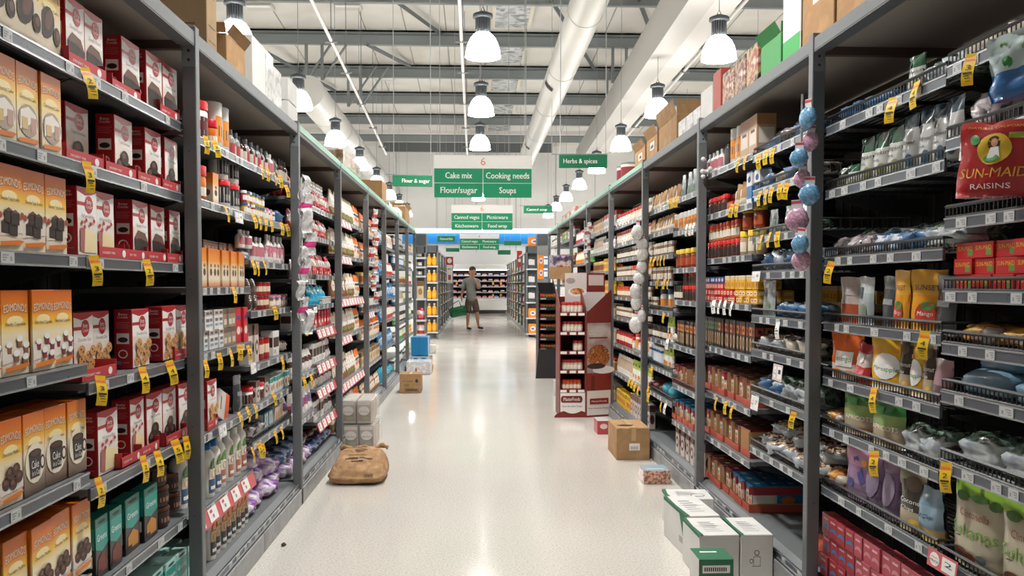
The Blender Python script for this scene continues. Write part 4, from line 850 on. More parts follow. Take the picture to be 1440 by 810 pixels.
soft('gp', 'rice_mix_pouch', 'white pouch with lime green top', .12, .19, .05, [(0, mat('e2e2dc', .4)), (.62, mat('a9c453', .4))], lambda b: (b.ell(mat('d9843a'), .08, .05, .02, .02), b.rect(mat('4a5a2a'), .03, .14, .08, .16)), seeds=2)
soft('cr', 'soup_pouch', 'red and brown foil pouch', .11, .14, .05, [(0, gl('7a2a1e')), (.5, gl('b8543a')), (.8, gl('8a2018'))], lambda b: b.ell(mat('d0a060'), .05, .06, .03, .02), crump=.01)
soft('tq', 'pasta_bag', 'shiny turquoise bag', .14, .18, .08, [(0, gl('1f9ab8')), (.7, gl('37b4cc'))], None, crump=.015)
soft('hook', 'cutter_pack', 'white hook pack', .06, .12, .03, [(0, gl('8a8684')), (.5, gl('d8d8d8'))], lambda b: b.rect(TICKD, .01, .06, .05, .07), crump=.006)
# lying pillow bags (contents showing)
def lump(w, d, h, m1, m2, seed, nu=16, nv=12, amp=.16, band=None):
    b = MB(); P = []
    for j in range(nv + 1):
        th = PI * j / nv; row = []
        for i in range(nu):
            ph = 2 * PI * i / nu
            sx = math.copysign(abs(math.cos(ph)) ** .55, math.cos(ph)); sy = math.copysign(abs(math.sin(ph)) ** .55, math.sin(ph)); st = abs(math.sin(th)) ** .6; cz = math.copysign(abs(math.cos(th)) ** .8, math.cos(th))
            v = Vector((sx * st, sy * st, cz)); n = 1 + amp * noise.noise(v * 2.3 + Vector((seed, 2, 1))) + amp * .6 * noise.noise(v * 5.5 + Vector((1, seed, 1)))
            row.append((w / 2 + v.x * w / 2 * n, d / 2 + v.y * d / 2 * n, max(0, h / 2 + v.z * h / 2 * n)))
        P.append(row)
    for j in range(nv):
        for i in range(nu):
            i2 = (i + 1) % nu; m = m1
            if band and band(i / nu, j / nv): m = m2
            b.face(m, [P[j][i], P[j + 1][i], P[j + 1][i2], P[j][i2]], True)
    # crimped ends
    for sx in (0, 1):
        x = w * sx; q = -1 if sx == 0 else 1
        b.face(m1, [(x - q * .012, d * .15, h * .5), (x + q * .012, d * .1, h * .55), (x + q * .014, d * .9, h * .5), (x - q * .012, d * .85, h * .5)], True)
    return weld(b.mesh('pack'))
def lying(key, name, desc, w, d, h, m1, m2=None, seeds=3, band=None, cat='bag', amp=.16):
    for s in range(seeds):
        kind(key if s == 0 else key + '~%d' % s, name, desc, cat, (w, d, h), [('', lump(w, d, h, m1, m2 or m1, s * 3.1 + len(key) + ord(key[-1]), band=band, amp=amp))])
bnd = lambda u, v: (.3 < v < .6 and .55 < u < .95)
lying('y1', 'sugar_bag', 'purple and white sugar bag lying flat', .25, .3, .085, mott(('8a4ab0', 'f0ecf4', '8440aa', 'e6b080'), 6, .25, bump=.3, coat=.4), gl('f0eef2'), band=lambda u, v: .45 < v < .75 and (u > .9 or u < .1 or .4 < u < .6), seeds=3)
lying('y2', 'nut_bag', 'clear bag of mixed brown nuts', .16, .2, .075, mott(('6a4a34', 'b89a7c', '3c2c24', 'd0bfa8'), 70, .25, 'VOR', coat=.6), mott(('8c98a4', 'b9c2ca'), 20, .15, coat=.6), band=bnd, amp=.24)
lying('y3', 'dried_fruit_bag', 'crumpled clear and green bag', .17, .18, .08, mott(('3a5a44', '9ab0a0', '2a3a30', 'c0c8c0'), 16, .18, bump=.5, coat=.6), mott(('8c98a4', 'd0d8da'), 20, .15), band=bnd, amp=.3)
lying('y4', 'dried_fruit_bag', 'crumpled grey blue bag', .17, .18, .075, mott(('5f7484', '8fa4b4', '3f4c58', 'b9c6d0'), 12, .18, bump=.5, coat=.6), mat('3a6a9a', .3), band=bnd, amp=.3)
lying('y5', 'nut_bag', 'crumpled bag of dark seeds', .16, .18, .07, mott(('3a342e', '6a6258', '9c948c', '22201e'), 24, .18, bump=.5, coat=.6), mat('d9cfc0'), band=bnd, amp=.26)
lying('y6', 'nut_bag', 'light blue soft bag', .2, .16, .075, mott(('6f96ae', '86abc2', '5a809a'), 8, .3, bump=.2, coat=.3), None, amp=.2)
lying('y7', 'dried_fruit_bag', 'orange and yellow fruit bag lying down', .15, .16, .06, mott(('c8602a', 'dcae4a', '8a4a2a', 'c8c0b8'), 14, .2, bump=.4, coat=.6), None, amp=.26)
lying('y8', 'snack_bag', 'crumpled blue and white snack bag', .15, .16, .075, mott(('2c5c92', 'd8dde2', '6f9cc4', '9aa4ae'), 13, .18, bump=.5, coat=.6), None, amp=.3)
lying('y9', 'snack_bag', 'crumpled pinkish silver bag', .15, .16, .075, mott(('8c8088', 'c8c0c4', '4c464c', 'a89aa0'), 13, .18, bump=.5, coat=.6), None, amp=.3)
lying('yb', 'blue_flour_bag', 'dark blue flour bag lying flat', .2, .3, .075, mott(('1f3f72', '3a6ab0', 'dfe4ec', '1a2f58'), 10, .3, bump=.3), None)
lying('yr', 'lentil_bag', 'dark red crumpled bag', .15, .2, .07, mott(('5a1a18', '8a2a22', '2a1412', '4a2a2a'), 12, .3, bump=.4, coat=.4), None)
lying('yc', 'chia_bag', 'turquoise bag lying down', .2, .2, .1, mott(('128fae', '2cb0c8', '0c6f8c'), 8, .2, bump=.4, coat=.5), None)
# far generic groceries; any product type in their names is made up
FAR = []
def farkind(key, name, desc, shape, cols, w, h, cat):
    if shape == 'box':
        carton(key, name, desc, w, .08, h, cols[0], cols[1], (('e', cols[2], .5, .4, .32, .2),), cat=cat)
    elif shape == 'bag': soft(key, name, desc, w, h, .06, [(0, mat(cols[0], .4)), (.35, mat(cols[1], .4)), (.8, mat(cols[2], .4))], None, seeds=1, crump=.006, nx=6, nz=6)
    else: jar(key, name, desc, w / 2, h, mat(cols[0], .3), mat(cols[1], .3), h * .15, labm=mat(cols[2]), labh=(.2, .7), seg=10, cat=cat)
for i, a in enumerate([('box', ('e4e2de', 'b03a3a', '6a7a8a'), .08, .16, 'white and red box'), ('bag', ('c23a3a', 'e6e0da', 'b02a30'), .1, .17, 'red and white bag'), ('jar', ('4a3a30', '2a2a2c', 'e0dcd4'), .07, .13, 'dark jar with white label'),
                       ('bag', ('d8d4ce', 'b9a58c', 'e6e2dc'), .1, .18, 'beige and white bag'), ('box', ('d8c4a0', '7a5a3a', 'a87a4a'), .09, .15, 'tan box'), ('jar', ('e6e6e2', 'd04a30', 'e09a4a'), .08, .15, 'white tub with red lid'),
                       ('bag', ('e0882e', 'f0e2c8', 'e0762a'), .1, .17, 'orange and white bag'), ('box', ('e8e6e2', '5a5e64', 'c8a090'), .1, .13, 'white box with grey top'), ('bag', ('4a4c50', 'c8c8c8', '3a3a3e'), .1, .15, 'grey and white bag'),
                       ('jar', ('c9b89a', 'e8d24a', '9a5a34'), .07, .12, 'jar with yellow lid'), ('box', ('7a8a3a', 'd0d8a0', 'e0e0c0'), .08, .15, 'green box'), ('box', ('efc93a', 'b8902a', 'c84a30'), .09, .14, 'yellow box'), ('bag', ('5aa04a', 'd8e2c0', '3f8a3a'), .1, .17, 'green bag'), ('jar', ('2f6fae', 'e8e8e8', 'dfe6ee'), .08, .15, 'blue tub with white lid')]):
    nm = ['cereal_box', 'lolly_bag', 'coffee_jar', 'rice_bag', 'biscuit_box', 'cocoa_tub', 'flour_bag', 'tea_box', 'coffee_bag', 'spread_jar', 'herb_box', 'cracker_box', 'pasta_bag', 'powder_tub'][i]
    farkind('f%d' % i, nm, a[4], a[0], a[1], a[2], a[3], nm.replace('_', ' ')); FAR.append('f%d' % i)
# ------------------------------------------------------------------ stocking the shelves
shn = ['top', 'second', 'third', 'fourth', 'fifth', 'sixth', 'seventh', 'eighth', 'ninth']
RUNS = {}
def place(key, side, x, y, z, rz=0, sc=(1, 1, 1), label=None, group=None, cat=None, name=None):
    nm, desc, ct, wdh, parts = KB[key]
    o = bpy.data.objects.new(name or nm, parts[0][1]); C.objects.link(o)
    o.location = (x, y, z); o.rotation_euler.z = (PI / 2 if side < 0 else -PI / 2 if side > 0 else 0) + rz; o.scale = sc
    if o.location.y < 9.5:
        for pn, me in parts[1:]:
            c = bpy.data.objects.new(pn, me); C.objects.link(c); c.parent = o
    else:
        for pn, me in parts[1:]:
            c = bpy.data.objects.new(pn, me); C.objects.link(c); c.parent = o
    tag(o, label or desc, cat or ct, group)
    return o
def run(side, m, k, a, c, keys, gap=.004, inset=.015, stack=1, rows=1, jit=.04, fit=True, hs=1, ws=1, dy=0, lift=0, n=None, yaw=0):
    """fill shelf k of half bay m between a and c with a row of goods; a, c are fractions of the half bay (0..1) or picture columns"""
    if isinstance(keys, str): keys = [keys]
    y0, y1 = modY(side, m); Xf = SX[side] + inset
    def Y(t):
        if t <= 1.0001: return y0 + (y1 - y0) * t
        return onX(t, 400, side * Xf).y
    A, B = sorted((Y(a), Y(c))); z = shz(side, m, k) + .002 + lift
    nS = len((SH_L if side < 0 else SH_R)[m])
    sn = 'bottom' if k >= nS else shn[k]
    bay = bayname[side, m // 2]
    w = KB[keys[0]][3][0] * ws
    N = n or max(1, int((B - A + gap) / (w + gap) + .35)); pitch = (B - A) / N; sw = min(1.4 if yaw else 1.15, (pitch - gap) / w) if fit else 1
    sw = max(.8, sw)
    for r_ in range(rows):
        for i in range(N):
            for s in range(stack):
                ky = keys[(i * 7 + s * 3 + r_) % len(keys)] if len(keys) > 1 and '!' not in keys else keys[0]
                base = ky
                alts = [q for q in (ky, ky + '~1', ky + '~2') if q in KB]
                ky = rng.choice(alts)
                W, D, Hh = KB[ky][3]
                yy = A + pitch * i + (pitch - W * ws * sw) / 2
                rz = rng.uniform(-jit, jit) + yaw
                xx = side * (Xf + rng.uniform(0, .012) + r_ * (D + .006) + dy)
                if side < 0: Yo = yy
                else: Yo = yy + W * ws * sw
                desc = KB[ky][1]
                half = 'near half' if m % 2 == 0 else 'far half'
                lab = '%s, %s shelf, %s, %s' % (desc, sn, bay.replace(' bay', ''), half)
                if len(lab.split()) > 16: print('LONG', lab)
                o = place(ky, side, xx, Yo, z + s * (Hh * hs + .001), rz, (sw * ws, 1, hs), lab, '%s on %s shelf, %s, %s' % (KB[base][0].replace('_', ' ') + 's', sn, half, bay) + ((' ' + base) if 0 else ''))
                RUNS.setdefault(lab, []).append(o)
L, Rr = -1, 1
# ---- left, nearest bay
run(L, 0, 0, 0, 100, 'e1'); run(L, 0, 1, -12, 93, 'e2', jit=.01) if 0 else run(L, 0, 1, .35, 93, 'e2', jit=.01)
run(L, 0, 2, .35, 99, 'e3', jit=.01); run(L, 0, 3, .35, 44, 'e4', jit=.01); run(L, 0, 3, 44, 105, 'e4r', jit=.01)
run(L, 0, 4, .35, 30, 'e6', rows=2); run(L, 0, 4, 30, 121, 'e5', rows=2, n=3); run(L, 0, 5, .5, 125, 'e6', rows=2); 
run(L, 1, 0, 102, 156, 'b1', n=2, lift=.004, inset=.02); run(L, 1, 0, 172, 212, 'b1', n=1, lift=.004, inset=.03); run(L, 1, 0, 212, 254, 'b1', n=2, lift=.004, inset=.02)
run(L, 1, 1, 96, 134, 'b2', n=1, inset=.09); run(L, 1, 1, 160, 194, 'b2', n=1, inset=.045, lift=.004); run(L, 1, 1, 205, 258, 'b2', n=2, inset=.03, lift=.004)
run(L, 1, 2, 110, 166, 'b3', n=2, lift=.003); run(L, 1, 2, 186, 241, 'b1', n=2, lift=.004, inset=.02); run(L, 1, 2, 241, 256, 'b1', n=1, ws=.7, inset=.02)
run(L, 1, 3, 104, 158, 'b4', n=2, inset=.07); run(L, 1, 3, 186, 210, 'b4', n=1, inset=.03); run(L, 1, 3, 227, 265, 'b4', n=2, inset=.02, lift=.004)
run(L, 1, 4, 136, 166, 'b3', n=1, inset=.03, jit=.01); run(L, 1, 4, 184, 206, 'b3', n=1, lift=.004, inset=.03); run(L, 1, 4, 206, 268, 'b2', n=3, lift=.004, inset=.03)
run(L, 1, 5, 130, 168, 'g1', n=2, inset=.02); run(L, 1, 5, 174, 221, 'g2', n=2, inset=.02); run(L, 1, 5, 222, 243, 'tb', n=1, stack=3); run(L, 1, 5, 243, 254, 'tb', n=1, stack=2, inset=.05); run(L, 1, 5, 254, 268, 'sb', n=1, inset=.03)
run(L, 1, 6, 175, 272, 'g3', rows=2, hs=.9)
for m, k, a, c in ((1, 0, 102, 156), (1, 0, 165, 210), (1, 0, 230, 256), (1, 1, 100, 200), (1, 1, 200, 258), (1, 2, 140, 190), (1, 2, 180, 240), (1, 2, 238, 258), (1, 3, 118, 165), (1, 3, 245, 268), (1, 4, 170, 225), (1, 4, 225, 268)):
    run(L, m, k, a, c, 'tray', jit=.02, inset=.006, gap=.002)
# ---- left, second bay
run(L, 2, 0, 284, 303, 'j1', n=1); run(L, 2, 0, 305, 312, 'j3', n=1, hs=.8); run(L, 2, 0, 309, 331, 'j4', n=2); run(L, 2, 0, 332, 347, ['j5b', 'j5'], rows=2)
run(L, 2, 1, 284, 300, 'j3', n=1); run(L, 2, 1, 301, 314, 'ob', n=1, hs=.85); run(L, 2, 1, 318, 346, 'j2', n=2, stack=2)
run(L, 2, 2, 287, 347, 'ob', jit=.02); run(L, 2, 2, 287, 347, 'nb', inset=.07, lift=.165, hs=.5)
run(L, 2, 3, 288, 314, 'wb', stack=2); run(L, 2, 3, 314, 333, 'nb', stack=2); run(L, 2, 3, 333, 350, 'rb', n=2)
run(L, 2, 4, 291, 305, 'b4', n=1, lift=.004, inset=.02); run(L, 2, 4, 291, 305, 'tray', n=1, inset=.006); run(L, 2, 4, 330, 345, 'n8', n=1)
run(L, 2, 5, 294, 312, 'sb', n=2, rows=2, jit=0); run(L, 2, 5, 312, 350, 'sr', n=4, rows=2, jit=0)
run(L, 2, 6, 295, 351, 'so', jit=0)
run(L, 3, 0, 350, 383, ['j5', 'j5b'], rows=2); run(L, 3, 0, 383, 390, 'j5w'); run(L, 3, 0, 390, 396, 'bw', hs=.7); run(L, 3, 0, 397, 408, 'j5', hs=1.1, ws=1.3)
run(L, 3, 1, 350, 362, ['sp', 'sp2'], stack=2, rows=2); run(L, 3, 1, 363, 375, 'sp', stack=2, rows=2); run(L, 3, 1, 376, 390, ['sp2', 'sp3'], stack=1, rows=2); run(L, 3, 1, 391, 405, 'y4', hs=1.1)
run(L, 3, 2, 346, 358, 'y8', hs=.7); run(L, 3, 2, 346, 358, 'j5w', lift=.06, hs=.7); run(L, 3, 2, 360, 376, 'j5w', ws=1.3); run(L, 3, 2, 378, 402, ['sp3', 'j5w'], hs=1.2)
run(L, 3, 3, 351, 368, 'bw', n=2); run(L, 3, 3, 368, 382, 'rt', stack=2, hs=.6); run(L, 3, 3, 383, 406, ['sp', 'sp3', 'tb'], rows=2)
run(L, 3, 4, 350, 366, 'mb', n=2); run(L, 3, 4, 367, 380, 'rt', n=2); run(L, 3, 4, 380, 398, 'cw', n=1); run(L, 3, 4, 398, 407, 'y5')
run(L, 3, 5, 350, 380, ['j1', 'mb'], hs=.55); run(L, 3, 5, 380, 407, 'tg', rows=2)
run(L, 3, 6, 352, 372, 'y9'); run(L, 3, 6, 372, 385, 'bb', n=2); run(L, 3, 6, 385, 399, 'bb2', n=2); run(L, 3, 6, 399, 407, 'pw', hs=.7)
# sugar bags at the bottom, in layers
for q in range(4): run(L, 3, 7, 0, 1, 'y1', n=4, lift=.074 * q, inset=.03 + .045 * q, jit=.12, fit=False, gap=0)
# ---- left, third bay
run(L, 4, 0, .1, 1, 'lr', rows=2); run(L, 5, 0, 0, 1, 'lr', stack=1, rows=2); run(L, 5, 0, .05, .7, 'wb', lift=.11, inset=.04)
run(L, 4, 1, 0.1, 1, 'lr'); run(L, 5, 1, 0, .8, 'lr', rows=2); run(L, 5, 1, .8, 1, 'nb')
run(L, 4, 2, .1, 1, 'hook'); run(L, 5, 2, 0, 1, 'lr', hs=1.1); run(L, 5, 2, .0, .8, 'tray', inset=.006)
run(L, 4, 3, .1, 1, 'cw', hs=.8); run(L, 5, 3, 0, .75, 'cb', rows=2); run(L, 5, 3, .4, .9, 'wb', inset=.0, hs=.6)
run(L, 4, 4, .1, 1, 'bk'); run(L, 5, 4, 0, 1, ['nb', 'rb'], hs=.7); run(L, 5, 5, 0, .6, 'cw', stack=1); run(L, 5, 5, .6, 1, 'bk')
run(L, 4, 5, .1, 1, 'pw'); run(L, 5, 6, 0, 1, 'bk'); run(L, 5, 7, 0, .5, 'cw'); run(L, 5, 7, .5, 1, 'bk')
run(L, 4, 6, 0, 1, 'y1', lift=0, n=4); run(L, 4, 6, 0, 1, 'yb', lift=.075, inset=.06, n=4); run(L, 5, 8, 0, 1, 'yb', n=4); run(L, 5, 8, 0, 1, 'yr', n=4, lift=.075, inset=.08)
# ---- left, fourth bay (flour)
for k in range(6):
    run(L, 6, k, 0, 1, 'fw' if k not in (2, 4) else 'fd', hs=[1, 1, 1, .95, 1.15, 1][k]); run(L, 7, k, 0, .55, 'fw'); run(L, 7, k, .55, 1, 'fo')
for m in (8, 9):
    for k in range(7):
        if k < 6: run(L, m, k, 0, 1, ['fo', 'fo', 'f9' if m == 8 else 'f13', 'f8', 'fo', 'f4'][k], rows=1)
        else: run(L, m, k, 0, 1, 'fd', hs=.9)
for m in (10, 11):
    for k in range(6): run(L, m, k, 0, 1, ['fb', 'fb', 'f2', 'fb', 'fb', 'tq'][k] if m == 10 else ['f3', 'f1', 'fb', 'f1', 'fb', 'yc'][k], jit=.05)
# ---- right, nearest bay
run(Rr, 0, 0, .55, 1, 'y5', jit=.3, n=2); run(Rr, 1, 0, 1290, 1343, 'y3', jit=.3, n=3); run(Rr, 1, 0, 1262, 1280, 'n2', n=1, hs=.75); run(Rr, 1, 0, 1168, 1238, 'y4', jit=.4); run(Rr, 1, 0, 1168, 1245, 'y9', inset=.1, lift=.02)
run(Rr, 0, 1, .75, .98, 'y9', n=1, hs=1.6, ws=.8); run(Rr, 1, 1, 1258, 1343, 'n1', n=4, jit=.12); run(Rr, 1, 1, 1197, 1256, 'n2', n=3, jit=.1); run(Rr, 1, 1, 1166, 1195, 'n2', n=2, hs=.5)
run(Rr, 1, 2, 1166, 1220, 'y9', n=3); run(Rr, 1, 2, 1220, 1262, 'y8', n=2); run(Rr, 1, 2, 1262, 1298, 'y4', n=2); run(Rr, 1, 2, 1298, 1340, 'y3', n=2); run(Rr, 1, 2, 1170, 1338, ['y4', 'y3'], inset=.14, lift=.03)
run(Rr, 0, 3, .1, .98, 'sm', stack=3, jit=.01, rows=2)
run(Rr, 1, 3, 1175, 1199, 'n6', n=1, yaw=.2); run(Rr, 1, 3, 1199, 1224, 'n7', n=1); run(Rr, 1, 3, 1232, 1257, 'n8', n=1); run(Rr, 1, 3, 1252, 1272, 'n5', n=1); run(Rr, 1, 3, 1270, 1308, 'n5', n=1, yaw=.35); run(Rr, 1, 3, 1306, 1336, 'n8', n=1, inset=.05)
run(Rr, 0, 4, .1, .98, 'y7', n=4)
run(Rr, 1, 4, 1158, 1198, 'n3', n=1, inset=-.0, yaw=.3); run(Rr, 1, 4, 1198, 1216, 'lr', n=1, hs=1.2); run(Rr, 1, 4, 1216, 1256, 'n4', n=1, inset=-.0, yaw=.3, hs=1.05); run(Rr, 1, 4, 1258, 1310, ['n12', 'n4'], n=3, inset=.03); run(Rr, 1, 4, 1306, 1330, 'n15', n=1)
run(Rr, 0, 5, .1, .98, 'y6', jit=.3, n=3); run(Rr, 0, 5, .1, .98, 'y6', jit=.3, n=3, lift=.06, inset=.06); run(Rr, 1, 5, 1290, 1325, 'y2', n=2)
run(Rr, 1, 5, 1158, 1180, 'y7', n=1); run(Rr, 1, 5, 1180, 1260, 'n9', n=2, inset=-.0, jit=.1, yaw=.25); run(Rr, 1, 5, 1264, 1325, 'y3', n=2, hs=1.3)
run(Rr, 0, 6, .05, .98, 'y3', n=4, hs=1.2); run(Rr, 1, 6, 1158, 1186, 'y7', n=1, hs=1.1); run(Rr, 1, 6, 1186, 1216, 'n10', n=1, inset=.0, yaw=.2); run(Rr, 1, 6, 1212, 1262, 'n11', n=2, inset=.015); run(Rr, 1, 6, 1262, 1290, 'n12', n=1, inset=.0, yaw=.2); run(Rr, 1, 6, 1286, 1318, 'n13', n=1, inset=.01)
run(Rr, 0, 7, .18, .99, 'n14', n=3, inset=.0, jit=.05, hs=.9, yaw=.12)
run(Rr, 1, 7, 1158, 1205, 'cu', stack=3, n=4, jit=.01, rows=1); run(Rr, 1, 7, 1205, 1300, 'cup', stack=3, jit=.01, rows=1, n=7); run(Rr, 1, 7, 1158, 1180, 'yr', inset=.1, lift=.26) 
run(Rr, 0, 8, .3, 1, 'cup', stack=2, rows=1)
# ---- right, second bay
run(Rr, 2, 0, 1068, 1130, ['y4', 'y9'], jit=.4); run(Rr, 2, 0, 1075, 1130, 'y3', inset=.1, lift=.05, n=2)
run(Rr, 3, 0, 990, 1010, 'j5w', ws=1.3); run(Rr, 3, 0, 1010, 1021, 'cf', n=1); run(Rr, 3, 0, 1022, 1036, 'j4', n=2, hs=.95); run(Rr, 3, 0, 1037, 1062, 'tc', n=2)
run(Rr, 2, 1, 1068, 1132, ['y5', 'y4']); run(Rr, 3, 1, 992, 1018, 's1', n=6, rows=2); run(Rr, 3, 1, 1018, 1028, 'sm', n=1); run(Rr, 3, 1, 1028, 1045, 'pp'); run(Rr, 3, 1, 1046, 1066, 'bl', n=2)
run(Rr, 2, 2, 1075, 1132, ['n7', 'y3'], hs=.7); run(Rr, 3, 2, 992, 1035, 's1', n=8); run(Rr, 3, 2, 992, 1035, 's2', n=8, lift=.105); run(Rr, 3, 2, 1036, 1066, 's3', n=3); run(Rr, 3, 2, 1036, 1066, 's4', n=2, lift=.135)
run(Rr, 2, 3, 1067, 1132, ['y8', 'y4'], hs=1.4, n=4)
for s in range(4): run(Rr, 3, 3, 990, 1016, ['oxb', 'oxr', 'oxr', 'oxr'][3 - s], lift=.037 * s, jit=.01, rows=2)
run(Rr, 3, 3, 1017, 1033, 'oxr', stack=2, jit=.01, rows=2); run(Rr, 3, 3, 1017, 1064, 'oxt', stack=1, lift=.075, jit=.01, rows=2); run(Rr, 3, 3, 1033, 1064, 'ox', stack=2, jit=.01, rows=3)
run(Rr, 2, 4, 1067, 1085, 'n7', n=1, ws=1.3); run(Rr, 2, 4, 1088, 1132, 'y4', n=3); run(Rr, 2, 4, .1, 1, 'oxt', inset=.28, rows=1, stack=2)
run(Rr, 3, 4, 990, 1010, 't2', jit=.01, rows=2); run(Rr, 3, 4, 1010, 1060, ['t3', 't1'], jit=.01, rows=2)
run(Rr, 2, 5, 1062, 1098, 'y2', n=2, hs=1.1); run(Rr, 2, 5, 1098, 1132, 'y5', n=2, hs=1.3)
run(Rr, 3, 5, 990, 1058, ['c1', 'c2'], n=6, jit=.015)
run(Rr, 2, 6, 1062, 1098, 'y4', n=2, hs=1.2); run(Rr, 2, 6, 1085, 1132, 'y3', n=3, hs=1.3)
run(Rr, 3, 6, 990, 1040, ['c1', 'c2', 'c1'], n=5, jit=.015); run(Rr, 3, 6, 1040, 1056, 'c4', n=1, jit=.015)
for q in range(2): run(Rr, 2, 7, 0, 1, 'y2', n=5, lift=.06 * q, inset=.02 + .06 * q, jit=.5)
run(Rr, 3, 7, 988, 1026, ['c2', 'c1'], n=4, jit=.015); run(Rr, 3, 7, 1026, 1056, 'c3', n=3, jit=.015)
run(Rr, 2, 8, .0, .25, 'cr', n=1)
# ---- right, third bay
run(Rr, 5, 0, 913, 950, 'pp', rows=1); run(Rr, 4, 0, 952, 977, 'n7', n=3, ws=.8, hs=.9)
run(Rr, 5, 1, 912, 944, 'pp', hs=.9); run(Rr, 4, 1, 946, 977, 'j4', hs=.6)
run(Rr, 5, 2, 911, 943, 's6', rows=1, stack=1); run(Rr, 4, 2, 946, 974, 's4', n=4, hs=1.1); run(Rr, 4, 2, 946, 974, 's3', n=4, inset=.09)
run(Rr, 5, 3, 913, 940, 's6', hs=1.1); run(Rr, 4, 3, 958, 977, 's1', stack=2); run(Rr, 4, 3, 947, 957, 's5')
run(Rr, 5, 4, 911, 922, 's6', ws=1.2); run(Rr, 5, 4, 923, 945, 's8', n=2, hs=1.2); run(Rr, 4, 4, 952, 977, 't1', jit=.01, rows=2); run(Rr, 4, 4, 940, 950, 'y5')
run(Rr, 5, 5, 911, 940, 's5'); run(Rr, 4, 5, 945, 960, 'c2', n=2, hs=.9); run(Rr, 4, 5, 960, 977, 'c1', n=2, hs=.9); run(Rr, 5, 5, 935, 944, 'gp')
run(Rr, 5, 6, 911, 930, 'f13'); run(Rr, 5, 6, 930, 944, 'gp'); run(Rr, 4, 6, 945, 977, 'c3', n=4)
run(Rr, 5, 7, 911, 930, 'yr', n=3); run(Rr, 5, 7, 928, 945, 'yc', n=2); run(Rr, 4, 7, .0, 1, 'mb', n=6)
# ---- right, fourth bay
run(Rr, 6, 0, 0, .5, 's6', ws=1.2, hs=1.3); run(Rr, 6, 0, .5, 1, 's7'); run(Rr, 7, 0, 0, 1, 's7')
run(Rr, 6, 1, 0, 1, 's7'); run(Rr, 7, 1, 0, 1, 's7', hs=1.1)
for k in (2, 3, 4, 5): run(Rr, 6, k, 0, 1, ['s6', 's2', 's6', 's5'][k - 2]); run(Rr, 7, k, 0, 1, ['s5', 's6', 's2', 's6'][k - 2])
run(Rr, 6, 6, 0, 1, ['f5', 's7'], n=6); run(Rr, 7, 6, 0, 1, 'rt', hs=1.1); run(Rr, 6, 7, 0, 1, 'gp'); run(Rr, 7, 7, 0, 1, 'f3'); run(Rr, 6, 8, 0, 1, 'tall' if 0 else 'mb'); run(Rr, 7, 8, 0, 1, 'f11')
# ---- everything further off
fr = random.Random(11)
far_seq_L = {5: ['f7', 'f2', 'f1', 'f8', 'f0', 'f1', 'f3'], 6: ['f3', 'f2', 'f8', 'f1', 'f5', 'f8', 'f10'], 7: ['f8', 'f2', 'f2', 'f10', 'f9', 'f6', 'f4']}
for side in (-1, 1):
    P_ = LPY if side < 0 else RPY
    for m in range(12 if side < 0 else 8, 16):
        S = (SH_L if side < 0 else SH_R)[m]
        for k in range(len(S) + 1):
            if side > 0 and m < 12: key = [['f0', 'f7', 'f11', 'f11', 'f4', 'f3', 'f5', 'f4'], ['f4', 'f3', 'f9', 'f11', 'f0', 'f5', 'f4', 'f0'], ['f0', 'f12', 'f1', 'f5', 'f2', 'f0', 'f3', 'f4'], ['f1', 'f6', 'f0', 'f7', 'f1', 'f2', 'f3', 'f5']][m - 8][k % 8]
            else: key = fr.choice(FAR)
            run(side, m, k, 0, 1, key, gap=.01)
# ------------------------------------------------------------------ cartons on top of the racks
def cbox(name, w, d, h, m, tape=True, flaps=0, lab=None, print_=None, strip=None, b=None):
    b = b or MB(); b.box(m, 0, 0, 0, w, d, h, .003)
    for mp, ww in ((front(), w), (left(0, d), d), (right(w, 0), d)):
        b.lay = 0; b.map = mp
        if strip: b.rect(mat(strip), .004, .004, ww - .004, h * .35)
        if lab: b.rect(WHITE, ww * .35, h * .45, ww * .72, h * .78); [b.rect(TICKD, ww * (.39 + .04 * q), h * .5, ww * (.41 + .04 * q), h * .66) for q in range(7)]
        if print_: b.txt(TICKD, print_, ww * .5, h * .72, h * .12, ww * .5); b.rect(TICKD, ww * .15, h * .15, ww * .85, h * .16); b.rect(TICKD, ww * .15, h * .32, ww * .85, h * .33)
    if tape: b.map = topm(h); b.lay = 0; b.rect(mat('c9a878', .3), w * .44, 0, w * .56, d); b.rect(mat('6f573c', .8), 0, d * .495, w, d * .505)
    return b
def topcarton(side, x0, x1, d, h, m, label, name='carton', inset=.03, flaps=0, **k):
    Xf = (LX if side < 0 else RX) + inset; a, c = sorted((onX(x0, 400, side * Xf).y, onX(x1, 400, side * Xf).y)); w = c - a - .006
    z = (2.299 if side < 0 else 2.329)
    o = link(name, cbox(name, w, d, h, m, tape=not flaps, **k).mesh(name), None, (side * Xf, a if side < 0 else a + w, z)); o.rotation_euler.z = (PI / 2 if side < 0 else -PI / 2)
    if flaps:
        f = MB(); f.add(m, [(0, 0, h), (w, 0, h), (w, -.03, h + flaps), (0, -.03, h + flaps), (0, .004, h), (w, .004, h)], [(0, 1, 2, 3)]); f.add(m, [(0, 0, h), (0, d, h), (-.02, d, h + flaps), (-.02, 0, h + flaps)], [(0, 1, 2, 3)]); f.add(m, [(w, 0, h), (w, d, h), (w + .0, d, h + flaps), (w + .0, 0, h + flaps)], [(0, 1, 2, 3)]); f.add(m, [(0, d, h), (w, d, h), (w, d + .03, h + flaps * 1.2), (0, d + .03, h + flaps * 1.2)], [(0, 1, 2, 3)])
        link('flap', f.mesh('flap'), o)
    tag(o, label, 'box', None); return o
WC = mott(('dcdcda', 'e6e6e4'), 6, .6); WRAP = mott(('d2d4d4', 'eff0f0', 'b9bbbb'), 14, .2, bump=.4, coat=.5)
topcarton(-1, 296, 310, .32, .36, CARD2, 'large brown carton on top of the left rack, nearest the camera', print_='10g')
